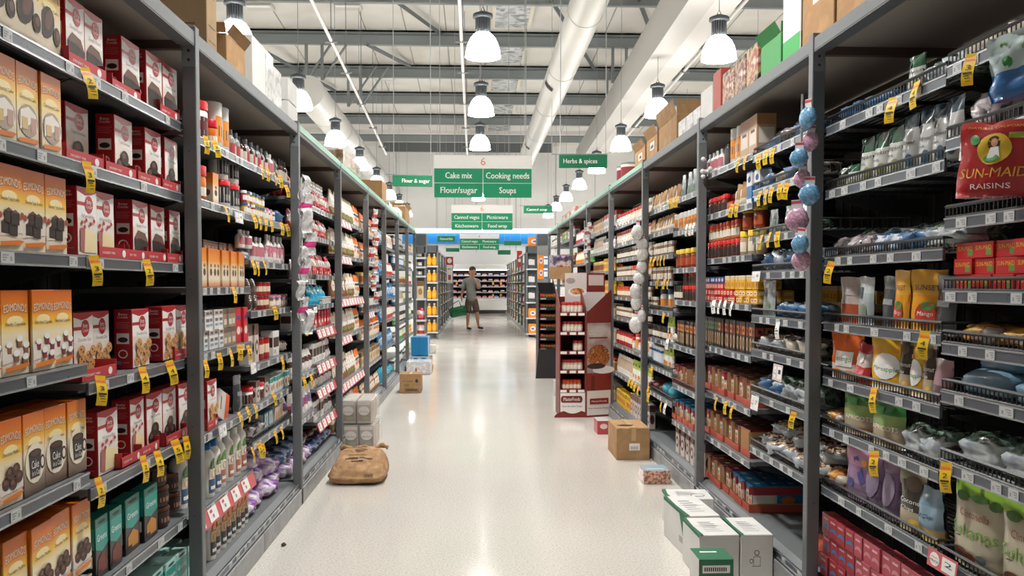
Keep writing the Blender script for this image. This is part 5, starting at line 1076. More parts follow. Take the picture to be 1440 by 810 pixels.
topcarton(-1, 312, 322, .3, .22, WC, 'white carton behind the small brown one on the left rack top', inset=.12)
topcarton(-1, 323, 349, .26, .16, CARD, 'small open brown carton on the left rack top', flaps=.04)
topcarton(-1, 359, 377, .3, .28, WC, 'tall white carton with orange patch on the left rack top', strip=None)
topcarton(-1, 378, 388, .3, .28, WRAP, 'white pack in crinkled plastic wrap on the left rack top', name='wrapped_pack')
topcarton(-1, 389, 399, .3, .24, WRAP, 'crinkled plastic wrapped pack right of the taller wrapped pack', name='wrapped_pack')
topcarton(-1, 408, 421, .28, .13, WC, 'lower white printed carton of the stack above the second left upright'); 
o = topcarton(-1, 408, 421, .28, .13, WC, 'upper white printed carton of the stack above the second left upright'); o.location.z += .133
for i, (a, c) in enumerate(((484, 492), (492, 500), (500, 508))):
    topcarton(-1, a, c, .25, .17, mott(('8a6a50', 'b39b82', 'd8d0c4', '6a7480'), 12, .25, bump=.3, coat=.5), '%s of three plastic wrapped brown packs on the left rack top' % ('nearest', 'middle', 'farthest')[i], name='wrapped_pack')
topcarton(-1, 538, 545, .55, .3, CARD, 'big plain brown carton on the left rack behind the Flour sign', inset=.05)
topcarton(-1, 548, 552, .3, .1, WC, 'low white carton on the far left rack top')
topcarton(-1, 570, 577, .3, .27, CARD, 'open brown carton near the far end of the left rack top', flaps=.05)
topcarton(-1, 560, 566, .3, .14, WC, 'small pale carton near the far end of the left rack top')
topcarton(1, 1170, 1245, .3, .42, CARD, 'tall brown carton at the top right nearest the camera', lab=1)
topcarton(1, 1123, 1167, .3, .38, CARD, 'brown carton with white barcode label above the nearest right upright', lab=1)
topcarton(1, 1096, 1121, .28, .31, WC, 'tall white carton with green base on the right rack top', strip='3fae5a')
topcarton(1, 1066, 1094, .26, .17, mat('3f9a52', .5), 'green open carton with torn white flap on the right rack top', flaps=.05)
topcarton(1, 1013, 1029, .22, .2, mott(('d6c8b8', '8a3a34', 'c9b49a', '4a3a32'), 14, .5), 'printed picture carton next to the red one on the right rack')
topcarton(1, 1030, 1045, .22, .21, mott(('d8ccc0', '7a3a34', 'b9a48a', '4a3a32'), 13, .5), 'second printed picture carton on the right rack top')
topcarton(1, 1046, 1062, .22, .22, mott(('d4c6b8', '9a4a34', 'c9b08a', '3a3a32'), 12, .5), 'third printed picture carton, next to the green carton')
topcarton(1, 1000, 1011, .3, .25, mat('b04a3e', .5), 'tall red and tan carton on the right rack top')
topcarton(1, 983, 999, .26, .2, WC, 'white carton above the second right upright')
for i, (a, c) in enumerate(((952, 962), (963, 972), (973, 982))): topcarton(1, a, c, .25, .13, WRAP, '%s white wrapped pack right of the big open brown carton' % ('farthest', 'middle', 'nearest')[i], name='wrapped_pack')
topcarton(1, 925, 950, .4, .2, CARD, 'big open brown carton on the right rack top', flaps=.1)
topcarton(1, 908, 923, .3, .18, CARD, 'open brown carton left of the big open one on the right rack', flaps=.07, lab=1)
topcarton(1, 892, 906, .3, .16, CARD, 'leftmost open brown carton on the right rack top', flaps=.06, lab=1)
for i, px in enumerate((878, 884)):
    b = MB(); b.lathe(mat('e3e0da', .3), [(.09, 0), (.09, .16)], 20); b.lathe(mat('8a2f38'), [(.0905, .03), (.0905, .13)], 20, cap=False); b.lathe(STEEL, [(.092, .155), (.092, .17)], 20)
    P = onX(px, 400, 1.46); tag(link('round_tin', b.mesh('round_tin'), None, (1.47, P.y, 2.33)), '%s round white and red tin on the right rack top' % ('farther', 'nearer')[i], 'tin')
for i, (a, c) in enumerate(((790, 795), (796, 801), (802, 808))): topcarton(1, a, c, .3, .12, mott(('d8c8bc', 'b05a4a', 'e6e0d8'), 9, .4), '%s small printed carton at the far end of the right rack top' % ('farthest', 'middle', 'nearest')[i])

# ------------------------------------------------------------------ things on the floor, left
sackm = mott(('b48f68', 'a07c56', 'c29d74'), 7, .85, bump=.35, dist=.01)
def sack():
    w, d, h = .54, .5, .2
    b = MB(); nu, nv = 64, 30; P = []
    for j in range(nv + 1):
        th = PI * j / nv; row = []
        for i in range(nu):
            ph = 2 * PI * i / nu; ex = .38
            sx = math.copysign(abs(math.cos(ph)) ** ex, math.cos(ph)); sy = math.copysign(abs(math.sin(ph)) ** ex, math.sin(ph)); st = abs(math.sin(th)) ** .4; cz = math.copysign(abs(math.cos(th)) ** .6, math.cos(th))
            v = Vector((sx * st, sy * st, cz)); n = noise.noise(v * 3) * .05 + noise.noise(v * 9) * .014 + abs(noise.noise(v * 6 + Vector((4, 1, 2)))) * -.02
            tp = 1 - .16 * max(0, v.z) + .05 * (v.z < 0); n += .02 * abs(noise.noise(Vector((v.x * 2, v.y * 2, v.z * 9)))) - .018 * abs(noise.noise(v * 14)); row.append((v.x * w / 2 * (1 + n) * tp, v.y * d / 2 * (1 + n) * tp, max(.0, (h * .5 + v.z * h * .5 * (1 + n * 3)) * (.88 + .14 * v.y) + (.02 * v.y if v.z > 0 else 0))))
        P.append(row)
    for j in range(nv):
        for i in range(nu):
            i2 = (i + 1) % nu; b.face(sackm, [P[j][i], P[j + 1][i], P[j + 1][i2], P[j][i2]], True)
    b2 = MB(); n = 18   # rolled crimp along the far top edge
    pts = [(-.24 + .5 * k / n, .2 + .012 * math.sin(k * 1.7), .19 + .012 * math.sin(k * .9) + (.012 if k > 12 else 0)) for k in range(n + 1)]
    b2.tube(sackm, pts, [.018 + .006 * math.sin(k * 2.1) for k in range(n + 1)], 8)
    from mathutils.bvhtree import BVHTree
    bv = BVHTree.FromPolygons(b.v, b.f)
    def ontop(u, v, o):
        q = bv.ray_cast(Vector((u, v, 1)), Vector((0, 0, -1)))[0]; return (u, v, (q.z if q else .1) + .0015 + o)
    def onfront(u, v, o):
        q = bv.ray_cast(Vector((u, -1, v)), Vector((0, 1, 0)))[0]; return (u, (q.y if q else -.2) - .0015 - o, v)
    pr = mat('4a3626', .8); b.map = ontop; b.rect(pr, -.13, -.08, .0, -.045, 8); b.rect(pr, .01, -.07, .14, -.05, 8); b.rect(pr, -.06, -.125, .06, -.112, 6); b.rect(pr, -.12, .0, .1, .006, 8); b.rect(pr, -.1, .06, .04, .066, 6); b.ell(mat('7a5c40', .8), 0, .1, .07, .02, 20)
    b.map = onfront; b.lay = 0; b.txt(pr, '100478', .13, .07, .03, .09); b.rect(pr, -.16, .05, -.08, .056, 4)
    return b, b2
b, b2 = sack(); P = onZ(500, 683, 0)
o = link('paper_sack', weld(b.mesh('paper_sack')), None, (P.x, P.y + .2, 0)); tag(o, 'big brown paper sack lying on the floor before the left rack', 'sack'); link('rolled_end', b2.mesh('rolled_end'), o); o.rotation_euler.z = -.03
o.scale = (.68, .85, .95)
# shrink wrapped packs of flour, two layers
A = onZ(480, 632, 0); B_ = onZ(530, 632, 0)
film = mat('e8eaea', .12, 0, 0, .22)
def pasta(): 
    w, d, h = .125, .085, .19; b = MB(); b.box(mat('b3a294', .35), 0, 0, 0, w, d, h, .008); b.map = front(); b.rect(mat('8a7464'), .006, .02, w - .006, h * .5); b.ell(mat('e6e0da'), w / 2, h * .55, w * .38, h * .2); b.txt(mat('3a2c28'), 'Plain Flour', w / 2, h * .5, .018, w * .6); b.ell(mat('8a9a5a'), w * .6, h * .22, w * .25, h * .08); b.rect(mat('d8d2cc'), .006, h * .8, w - .006, h * .95)
    b.map = topm(h); b.lay = 0; b.rect(mat('d4d6d0'), .01, .01, w - .01, d - .01); b.rect(mat('9aa89c'), .02, .02, w - .02, .035); return b
KB['pk'] = ('flour_pack', 'pale brown flour pack', 'flour pack', (.125, .085, .19), [('', pasta().mesh('flour_pack'))])
base = Vector((A.x, A.y, 0))
for lv in range(2):
    ox = 0 if lv else .02
    for i in range(2):
        for j in range(5):
            place('pk', 0, base.x + ox + i * .13 - .005, base.y + .02 + j * .09, .004 + lv * .205, 0, (.94, .9, 1), 'pale brown flour pack in the %s shrink wrapped bale' % ('lower', 'upper')[lv], 'flour packs in the %s bale' % ('lower', 'upper')[lv])
    b = MB(); b.box(film, ox - .012, .01, 0, ox + .26, .475, .2, .015)
    tag(link('shrink_wrap', b.mesh('shrink_wrap'), None, (base.x, base.y, .001 + lv * .205)), 'clear shrink wrap film around the %s bale of flour packs' % ('lower', 'upper')[lv], 'plastic wrap')
# brown carton farther on
A = onZ(562, 553, 0); B_ = onZ(592, 553, 0); w = B_.x - A.x; h = onY(562, 526, A.y).z
b = cbox('carton', w, .3, h, CARD); b.map = front(); b.lay = 0; b.txt(TICKD, 'woolworths', w * .38, h * .62, h * .12, w * .5); b.ell(TICKD, w * .8, h * .64, w * .07, h * .1); b.rect(TICKD, w * .25, h * .08, w * .88, h * .25); b.rect(CARD, w * .27, h * .1, w * .86, h * .23); b.rect(TICKD, w * .3, h * .13, w * .83, h * .2)
for q in range(2): b.rect(TICKD, w * .2, h * (.45 - .08 * q), w * .45, h * (.47 - .08 * q))
tag(link('carton', b.mesh('carton'), None, (A.x, A.y, 0)), 'brown carton with black print standing on the floor left of the aisle', 'box')
# packs behind it
def fb(name, x0, x1, yb, yt, d, m, label, cat='box', z=0, art=None, nm=None):
    A = onZ(x0, yb, 0) if z == 0 else None
    Y = A.y if z == 0 else z[0]; A = onY(x0, yb, Y); B2 = onY(x1, yt, Y); w = B2.x - A.x; h = B2.z - max(A.z, 0)
    b = MB(); b.box(m, 0, 0, 0, w, d, h, .01); b.map = front()
    if art: art(b, w, h)
    o = link(name, b.mesh(name), None, (A.x, Y, max(A.z, 0))); tag(o, label, cat); return o, Y
fb('wrapped_pack', 571, 606, 527, 508, .35, mott(('e4e4e4', 'c8c8ca', 'f0f0f0'), 12, .25, bump=.3), 'white shrink wrapped pack with red mark behind the floor carton', 'pack', art=lambda b, w, h: b.poly(RED, [(w * .35, 0), (w * .45, 0), (w * .42, h * .5), (w * .38, h * .5)]))
_, Yb = fb('tissue_pack', 578, 602, 518, 501, .35, mott(('9fb8c6', 'c6d4dc'), 9, .25), 'pale blue wrapped pack with ring prints under the blue one', 'pack', art=lambda b, w, h: [b.ell(mat('3a7ab0'), w * u, h * .6, w * .18, h * .3) or b.ell(mat('c6d4dc'), w * u, h * .6, w * .13, h * .22) for u in (.27, .73)])
fb('tissue_pack', 577, 603, 500, 474, .35, mat('2182bd', .3), 'bright blue wrapped pack on top of the pale one beside the rack', 'pack', z=(Yb,), art=lambda b, w, h: (b.rect(mat('cfe0ea'), 0, 0, w * .05, h), b.rect(mat('cfe0ea'), w * .95, 0, w, h), b.rect(mat('186a9e'), w * .49, 0, w * .51, h)))
fb('small_bag', 600, 609, 523, 512, .12, mott(('b08a6a', 'd8c8b4'), 14, .4), 'small brown bag on the floor beside the white wrapped pack', 'bag')
fb('small_bag', 601, 608, 511, 499, .12, mott(('9a8a76', 'd8d0c4'), 14, .4), 'small beige bag behind the brown bag on the floor', 'bag')
fb('small_bag', 603, 613, 497, 485, .15, mott(('dcdcd8', 'b8b8b4'), 14, .4), 'white bag on the floor behind the blue packs', 'bag')
# ------------------------------------------------------------------ right of the aisle
A = onZ(867, 647, 0); 
def rightbox(x0, x1, yb, yt, d, m, label, yaw=0, fn=None, name='carton', **k):
    A = onZ(x0, yb, 0); B2 = onY(x1, yt, A.y); w = B2.x - A.x; h = B2.z
    b = cbox(name, w, d, h, m, **k)
    if fn: fn(b, w, d, h)
    o = link(name, b.mesh(name), None, (A.x, A.y, 0)); o.rotation_euler.z = yaw; tag(o, label, 'box'); return o, w, h
def bigfn(b, w, d, h):
    b.map = front(); b.lay = 0; b.rect(WHITE, w * .38, h * .3, w * .7, h * .52); [b.rect(TICKD, w * (.42 + .03 * q), h * .33, w * (.43 + .03 * q), h * .43) for q in range(8)]; b.rect(mat('c9a878', .3), w * .44, h * .6, w * .58, h)
    b.map = topm(h); b.rect(mat('c9a878', .3), w * .42, 0, w * .58, d); b.poly(mat('4a3826', .9), [(w * .05, d * .3), (w * .5, d * .18), (w * .62, d * .34), (w * .3, d * .38)])
rightbox(867, 914, 647, 602, .42, CARD, 'brown carton with white barcode label standing on the aisle floor', fn=bigfn)
# shrink wrapped tray of jars
o, w, h = rightbox(905, 943, 681, 662, .2, mott(('b0543e', 'd8b89a', '8a3a30', 'c8a080'), 24, .2, coat=.6), 'small shrink wrapped tray of red jars on the floor', name='wrapped_tray', tape=False, fn=lambda b, w, d, h: (setattr(b, 'map', topm(h)), b.rect(mat('a8c4d2', .15), .005, .005, w - .005, d - .005), b.rect(mat('d8e4ea', .15), .03, .05, w - .03, .08)))
rightbox(840, 858, 611, 592, .22, mat('c04a50', .3), 'small red and white pack on the floor behind the brown carton', name='pack', tape=False, fn=lambda b, w, d, h: (setattr(b, 'map', front()), b.ell(mat('e9d8d0'), w * .5, h * .6, w * .3, h * .2), setattr(b, 'map', topm(h)), b.rect(mat('cfdadc', .2), 0, 0, w, d)))
# four white cartons with green edges
GRE = mat('2f7352', .6)
def wg(x0, y0, w, d, h, yaw, label, big=False, art=0):
    b = cbox('white_carton', w, d, h, WC, tape=False)
    b.map = topm(h); b.lay = 0
    for q in range(6): b.rect(mat('8a8c8c'), w * .25, d * (.2 + q * .1), w * (.7 - .05 * (q % 3)), d * (.22 + q * .1))
    b.rect(mat('b9bab8'), w * .1, d * .49, w * .9, d * .5)
    b.poly(GRE, [(0, 0), (w * .1, 0), (w * .05, d * .5), (w * .08, d), (0, d)])
    b.map = left(0, d); b.lay = 0; b.poly(GRE, [(0, h), (0, h * .92), (d * .7, h * .92), (d * .9, h * .3), (d, h * .3), (d, h)]) if art == 2 else b.rect(GRE, 0, h * .93, d, h)
    b.rect(mat('b0b2b0'), d * .7, h * .25, d * .85, h * .4)
    b.map = front(); b.lay = 0
    if art == 1:
        b.ell(TICKD, w * .5, h * .6, w * .08, h * .06); b.ell(WC, w * .5, h * .6, w * .06, h * .045); b.rect(TICKD, w * .35, h * .3, w * .62, h * .31); b.rect(TICKD, w * .4, h * .3, w * .41, h * .52); b.rect(TICKD, w * .6, h * .3, w * .61, h * .52); b.rect(TICKD, w * .4, h * .51, w * .61, h * .52); b.ell(TICKD, w * .33, h * .42, w * .06, h * .05); b.ell(WC, w * .33, h * .42, w * .045, h * .035)
    if art == 3:
        b.poly(GRE, [(w * .6, 0), (w, 0), (w, h * .6), (w * .6, h * .3)]); b.txt(TICKD, 'ONLY', w * .3, h * .6, h * .16, w * .4); b.rect(mat('8a7aa8'), w * .02, h * .4, w * .35, h * .45)
        b.map = topm(h); b.ell(mat('4a5a80'), w * .7, d * .35, w * .16, d * .14); b.ell(WC, w * .7, d * .35, w * .14, d * .11)
    o = link('white_carton', b.mesh('white_carton'), None, (x0, y0, 0)); o.rotation_euler.z = yaw; tag(o, label, 'box'); return o
def atz(px, py, z): return onZ(px, py, z)
# back carton, then the pile
wg(1.06, 4.62, .25, .22, .17, -.05, 'rearmost white carton with green corner beside the lowest right shelf', art=3)
wg(1.035, 4.12, .17, .4, .21, .06, 'second white carton with green side edge, left of the pile', art=2)
wg(1.015, 3.80, .185, .29, .21, .02, 'front left white carton with green edge on the floor', art=0)
wg(1.205, 3.80, .15, .29, .21, .0, 'front right white carton with a black line drawing on its face', art=1)
o = MB(); w, d, h = .15, .16, .17
b = cbox('green_label_carton', w, d, h, WC, tape=False); b.map = topm(h); b.lay = 0; b.rect(GRE, .0, .0, w, d); b.rect(WHITE, w * .2, d * .6, w * .7, d * .7); b.map = front(); b.lay = 0; b.rect(GRE, 0, h * .55, w, h); b.rect(WHITE, w * .1, h * .65, w * .9, h * .85); [b.rect(TICKD, w * (.16 + .06 * q), h * .7, w * (.195 + .06 * q), h * .8) for q in range(11)]; b.rect(mat('8a8c90'), w * .55, h * .1, w * .9, h * .45)
tag(link('white_carton', b.mesh('white_carton'), None, (.955, 3.58, 0)), 'small white carton with green label in front of the pile', 'box')

# ------------------------------------------------------------------ cardboard display stands
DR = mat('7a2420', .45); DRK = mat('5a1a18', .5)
P = onZ(789, 585, 0); Q = onZ(826, 588, 0); W = .4; D_ = .42; H_ = 1.07
sy = onZ(800, 587, 0).y; sx = onZ(786, 586, 0).x; W = onZ(823, 586, 0).x - sx
st = empty('display_stand', (sx, sy, 0)); tag(st, 'dark red cardboard stand of seasoning jars with white curved base panel', 'display stand')
H_ = onY(786, 432, sy).z; Hb = onY(850, 378, sy + .35).z
b = MB(); b.box(DR, 0, .0, 0, .01, D_, H_ ); b.prism(DR, [(0, H_), (D_, H_ + .18), (D_, H_), (0, H_ - .001)], 'x', 0, .01)
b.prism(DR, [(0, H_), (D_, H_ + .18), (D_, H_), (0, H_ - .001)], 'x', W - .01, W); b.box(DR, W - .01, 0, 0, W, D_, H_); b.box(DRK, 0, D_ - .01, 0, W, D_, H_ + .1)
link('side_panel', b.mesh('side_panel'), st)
b = MB(); b.box(DR, 0, -.005, 0, W, .0, .27); b.map = front(-.005); b.lay = 0; b.poly(mat('ece8e6'), [(W * .03, .05), (W * .03, .265), (W * .97, .265), (W * .97, .05)] [::-1]); b.ell(DR, W / 2, .0, W * .7, .075, 24)
b.poly(mat('ece8e6'), [(W * .03, .09)] + [(W * (.03 + .94 * k / 12), .09 - .05 * math.sin(PI * k / 12)) for k in range(13)] + [(W * .97, .265), (W * .03, .265)])
b.rect(DR, W * .12, .15, W * .8, .22); b.ell(DR, W * .12, .185, .02, .035); b.ell(DR, W * .8, .185, .02, .035); b.txt(WHITE, 'MasterFoods', W * .46, .185, .05, W * .62); b.txt(mat('5a3a36'), 'New Shoreline Range', W * .48, .115, .026, W * .75)
link('base_panel', b.mesh('base_panel'), st)
for k in range(5):
    z = .27 + .195 * k; b = MB(); b.box(DR, .01, 0, z, W - .01, D_ - .01, z + .008); b.box(DR, .01, -.006, z - .02, W - .01, 0, z + .018); b.map = front(-.006); b.lay = 0
    for u in (.03, .38, .7): b.rect(WHITE, W * u, z - .014, W * (u + .24), z + .012)
    link('shelf', b.mesh('shelf'), st)
    n = 5
    for i in range(n):
        if k == 3 and i < 3 - 1 and False: continue
        if k == 2 and i < 3: continue
        for r_ in range(2):
            place('s2' if k == 0 else 's7', 0, sx + .03 + i * (W - .08) / n, sy + .02 + r_ * .07, z + .009, 0, (1, 1, 1), 'small %s jar, %s shelf of the dark red stand' % ('red lidded' if k == 0 else 'brown lidded', ['lowest', 'second lowest', 'middle', 'second highest', 'highest'][k]), 'jars on the %s shelf of the red stand' % ['lowest', 'second lowest', 'middle', 'second highest', 'highest'][k])
# printed side facing the camera on the right: an angled panel
ang = MB(); X0, X1 = W, W + .26
def pm_(u, v, o): return (W + .0 + u, -.02 + .38 * u - o * 1, v)
ang.map = pm_; pw = .27; ph = H_ + .06
ang.poly(mat('7a2822'), [(0, 0), (pw, 0), (pw, ph + .12), (0, ph - .12)]); ang.rect(mat('e4ddda'), .01, .02, pw - .004, .3); ang.rect(mott(('b8a8a4', 'a08c86', 'd2c6c2'), 3, .4), .01, .3, pw - .004, .96)
ang.rect(mat('8a3028'), .01, .27, pw - .004, .45); ang.ell(mott(('7a3c20', 'c07038', '5a2a18', 'd8a060'), 22, .4), pw * .5, .62, .12, .12, 20); ang.ell(mat('e6e2e0'), pw * .7, .48, .12, .04, 16); ang.ell(mat('3a2a28'), pw * .4, .52, .1, .03); ang.rect(mat('6a2a20'), pw * .2, .27, pw * .34, .42); ang.rect(mat('8a1c20'), pw * .15, .13, pw * .9, .19); ang.txt(WHITE, 'MasterFoods', pw * .52, .16, .025, pw * .6); ang.txt(mat('5a3a36'), 'New Shoreline Range', pw * .5, .09, .02, pw * .8); ang.rect(mat('d8cfcc'), pw * .1, .87, pw * .6, .885); ang.rect(mat('d8cfcc'), pw * .1, .84, pw * .4, .855); ang.rect(mat('8a3028'), pw * .1, .80, pw * .85, .815)
ang.lay = 0; ang.add(DR, [(W, -.018, 0), (W + pw, -.018 + .38 * pw, 0), (W + pw, -.012 + .38 * pw, 0), (W, -.012, 0), (W, -.018, ph - .12), (W + pw, -.018 + .38 * pw, ph + .12), (W + pw, -.012 + .38 * pw, ph + .12), (W, -.012, ph - .12)], [(3, 2, 1, 0), (4, 5, 6, 7), (0, 1, 5, 4), (1, 2, 6, 5), (2, 3, 7, 6), (3, 0, 4, 7)])
link('printed_panel', ang.mesh('printed_panel'), st)
b = MB(); hx0, hx1 = W * .35, W + .25; z0, z1 = H_ - .05, H_ + .35
b.box(mat('d8d2d0', .4), hx0, D_ - .03, z0, hx1, D_ - .02, z1); b.map = front(D_ - .03); b.lay = 0
b.rect(DR, hx0 + .23, z0 + .2, hx1, z1); b.rect(mat('c9bab6'), hx0 + .25, z0 + .27, hx1 - .015, z1 - .02); b.ell(WHITE, hx0 + .13, z0 + .2, .1, .05); b.ell(mott(('8a3a24', 'd08850', 'e8c090'), 30, .4), hx0 + .13, z0 + .21, .075, .035); b.ell(mat('a89c98'), hx0 + .06, z0 + .32, .05, .03); b.ell(mott(('3a3a30', '8a8a4a', 'c8b880'), 26, .4), hx0 + .12, z0 + .07, .09, .03)
b.rect(DR, hx0 + .25, z0 + .22, hx0 + .3, z0 + .25); link('header_card', b.mesh('header_card'), st)
# black stand behind
sy2 = onZ(770, 532, 0).y; sx2 = onZ(757, 532, 0).x; W2 = onZ(783, 533, 0).x - sx2; H2 = onY(758, 412, sy2).z
BK = mat('1c1b1c', .5)
st = empty('display_stand', (sx2, sy2, 0)); tag(st, 'black cardboard stand of small red topped packs behind the red stand', 'display stand')
b = MB(); b.box(BK, 0, 0, 0, .012, .5, H2); b.prism(BK, [(0, H2), (.5, H2 + .2), (.5, H2), (0, H2 - .001)], 'x', 0, .012); b.box(BK, W2 - .012, 0, 0, W2, .5, H2); b.prism(BK, [(0, H2), (.5, H2 + .2), (.5, H2), (0, H2 - .001)], 'x', W2 - .012, W2); b.box(BK, 0, .48, 0, W2, .5, H2 + .15); link('side_panel', b.mesh('side_panel'), st)
b = MB(); b.prism(mat('232225', .45), [(-.04, 0), (W2 + .03, 0), (W2 + .0, .42), (0, .42)], 'y', -.02, .0); link('base_panel', b.mesh('base_panel'), st)
for k in range(6):
    z = .42 + k * (H2 - .5) / 5; b = MB(); b.box(BK, .012, 0, z, W2 - .012, .48, z + .01); b.box(BK, .012, -.01, z - .02, W2 - .012, 0, z + .015); b.map = front(-.01); b.rect(mat('b0aeb0'), .03, z - .012, .11, z + .008); link('shelf', b.mesh('shelf'), st)
    for i in range(5): place('sm', 0, sx2 + .03 + i * (W2 - .06) / 5, sy2 + .03, z + .012, 0, (.75, 1, 1.3), 'small dark red pack on the %s shelf of the black stand' % ['lowest', 'second', 'third', 'fourth', 'fifth', 'highest'][k], 'packs on the %s shelf of the black stand' % ['lowest', 'second', 'third', 'fourth', 'fifth', 'highest'][k], 'pack', 'snack_pack')
# picture carton standing on the black stand
A = onY(771, 395, sy2 + .35); Bq = onY(801, 362, sy2 + .35)
b = MB(); w = Bq.x - A.x; h = Bq.z - A.z; b.box(CARD, 0, 0, 0, w, .12, h * .5, .003); b.box(mott(('8a3a34', 'd8c0b0', '4a6a9a', '6a2a24'), 9, .4), 0.004, .004, h * .5, w - .004, .116, h, .003)
tag(link('picture_carton', b.mesh('picture_carton'), None, (A.x, sy2 + .1, H2 + .2)), 'carton of red and blue picture packs on top of the black stand', 'box')
tag(rightbox(779, 786, 556, 535, .1, mat('d8d8d8', .4), 'small white pack on the floor behind the red stand', name='pack', tape=False)[0])
# ------------------------------------------------------------------ hanging strips on the uprights
def strip(side, px, y0, y1, n, X, makers, label, cat, grp, dx=0, name='hanging_pack', scale=1):
    P0 = onX(px, y0, X); P1 = onX(px + dx, y1, X); 
    b = MB(); b.box(mat('d8d8d8', .3), -.004, -.001, P1.z - P0.z, .004, .001, .05)
    o = link('clip_strip', b.mesh('clip_strip'), None, (X, P0.y, P0.z)); tag(o, 'clip strip hanging on the upright, holding ' + grp, 'clip strip')
    for i in range(n):
        z = P0.z + (P1.z - P0.z) * (i + 1) / n; k = makers[i % len(makers)]
        me, lab = k
        q = link(name, me, None, (X - side * rg.uniform(-.03, .03), P0.y - .02 + rg.uniform(-.03, .03), z + rg.uniform(-.02, .02))); scale = rg.uniform(.82, 1.18); q.rotation_euler = (0, rg.uniform(-.15, .15), rg.uniform(-.3, .3) + (1.0 if side < 0 else -1.0)); q.scale = (scale,) * 3
        tag(q, '%s, %s' % (lab, label), cat, grp)
def scourer(c1, c2, r=.035):
    b = MB(); P = []; nu, nv = 16, 10
    m1 = mott((c1, c2, c1), 60, .25, 'NOISE', bump=.6, coat=.6)
    for j in range(nv + 1):
        th = PI * j / nv; row = []
        for i in range(nu):
            ph = 2 * PI * i / nu; v = Vector((math.cos(ph) * math.sin(th), math.sin(ph) * math.sin(th) * .55, math.cos(th))); n = 1 + .12 * noise.noise(v * 3 + Vector((r * 100, 1, 2)))
            row.append(tuple(v * r * 1.25 * n + Vector((0, 0, r))))
        P.append(row)
    for j in range(nv):
        for i in range(nu): i2 = (i + 1) % nu; b.face(m1, [P[j][i], P[j + 1][i], P[j + 1][i2], P[j][i2]], True)
    b.box(mat('d8dcde', .25), -.02, -.001, r * 1.9, .02, .001, r * 3.1); b.box(mat('c84a5a', .3), -.02, -.0015, r * 2.7, .02, .0, r * 3.0)
    return weld(b.mesh('pack'))
strip(1, 1128, 150, 378, 8, 1.31, [(scourer('7fb2d4', '4f86b4'), 'blue wrapped muffin case pack'), (scourer('dcb6cc', 'b07a98', .0352), 'pink spotted muffin case pack')], 'on the nearest right upright', 'pack', 'muffin case packs on the clip strip', dx=8)
def lado(c, c2, h):
    b = softmb(.07, h, .03, [(0, mott((c, 'c9cbce', c), 26, .2, bump=.5, coat=.6)), (.3, gl(c2)), (.55, mott(('dcdcde', 'f2f2f3', 'a4a6aa'), 22, .2, bump=.5, coat=.6))], seed=5, crump=.02, nx=8, nz=12); return weld(b.mesh('pack'))
strip(-1, 424, 262, 470, 9, -1.0, [(lado('e6e6e8', 'd8d8dc', .14), 'white wrapped baking tool'), (lado('d8d8dc', 'd8468a', .12), 'white and pink piping bag pack')], 'hanging on the second left upright', 'pack', 'baking packs on the clip strip')
strip(-1, 526, 300, 425, 9, -1.0, [(lado('2a2c3a', 'c83a3a', .12), 'dark and red round pack'), (lado('e0d8d8', 'b83a3a', .12), 'white and red pack')], 'hanging on the fourth left upright', 'pack', 'small red packs on the clip strip')
ball = MB(); 
strip(1, 898, 318, 470, 9, 1.28, [(scourer('e6e4e2', 'c4c2c0', .045), 'round white wrapped tea strainer'), (scourer('dedcda', 'bcbab8', .0451), 'round pale wrapped tea strainer')], 'hanging on the third right upright', 'pack', 'white round packs on the clip strip', dx=2)
strip(1, 822, 316, 372, 6, 1.3, [(lado('e0c8c4', 'c8605a', .13), 'pale red wrapped pack')], 'hanging on the fifth right upright', 'pack', 'pale red packs on the clip strip')
# garlic-like white bunch at the second right upright
b = MB()
for i in range(9):
    b.lathe(mat('ecebe8', .35), [(.001, 0), (.012, .006), (.015, .015), (.01, .026), (.001, .03)], 10, (rg.uniform(-.03, .03), rg.uniform(-.02, .02), rg.uniform(-.1, .02)))
P = onX(993, 232, 1.4); b.tube(mat('8a8a8a'), [(0, 0, .06), (0, 0, -.1)], .002, 5)
tag(link('whisk_bunch', b.mesh('whisk_bunch'), None, P), 'bunch of white capped packs hanging right of the second right upright', 'pack')
# ------------------------------------------------------------------ large bags hanging at the front right
redm = gl('b02026'); 
b = softmb(.2, .2, .06, [(0, redm), (.93, gl('c9453a'))], seed=4, crump=.006)
b.ell(YELB, .095, .125, .042, .042, 20); b.ell(mat('4a2a1c'), .095, .14, .016, .02); b.ell(mat('e0a888'), .096, .142, .009, .011); b.poly(WHITE, [(.078, .1), (.112, .1), (.106, .13), (.086, .13)]); b.ell(GRN2, .09, .1, .02, .01); b.ell(GRN2, .045, .15, .014, .014); b.rect(mat('a8b43a'), .13, .15, .175, .165)
b.txt(GOLD, 'SUN-MAID', .1, .06, .036, .17); b.txt(WHITE, 'RAISINS', .1, .025, .02, .1); b.txt(GOLD, 'NATURAL CALIFORNIA', .1, .182, .009, .15)
me = weld(b.mesh('raisin_pouch')); A = onX(1440, 282, 1.36); P = onX(1350, 190, 1.36)
o = link('raisin_pouch', me, None, (1.28, 2.26, 1.585)); o.rotation_euler = (-.06, .05, -PI / 2 + .6); tag(o, 'large red raisin pouch with gold lettering hanging at the front right', 'bag')
o.scale = (1.0, 1, 1.0)
b = softmb(.2, .22, .05, [(0, gl('2f6fb0')), (.4, gl('b9cdd0'))], seed=9, crump=.02); b.ell(GRN2, .06, .12, .015, .02); b.ell(mat('7aa85a'), .12, .15, .015, .015); b.ell(mat('2a4a34'), .14, .1, .02, .02); b.ell(mat('7aa85a'), .05, .18, .012, .012)
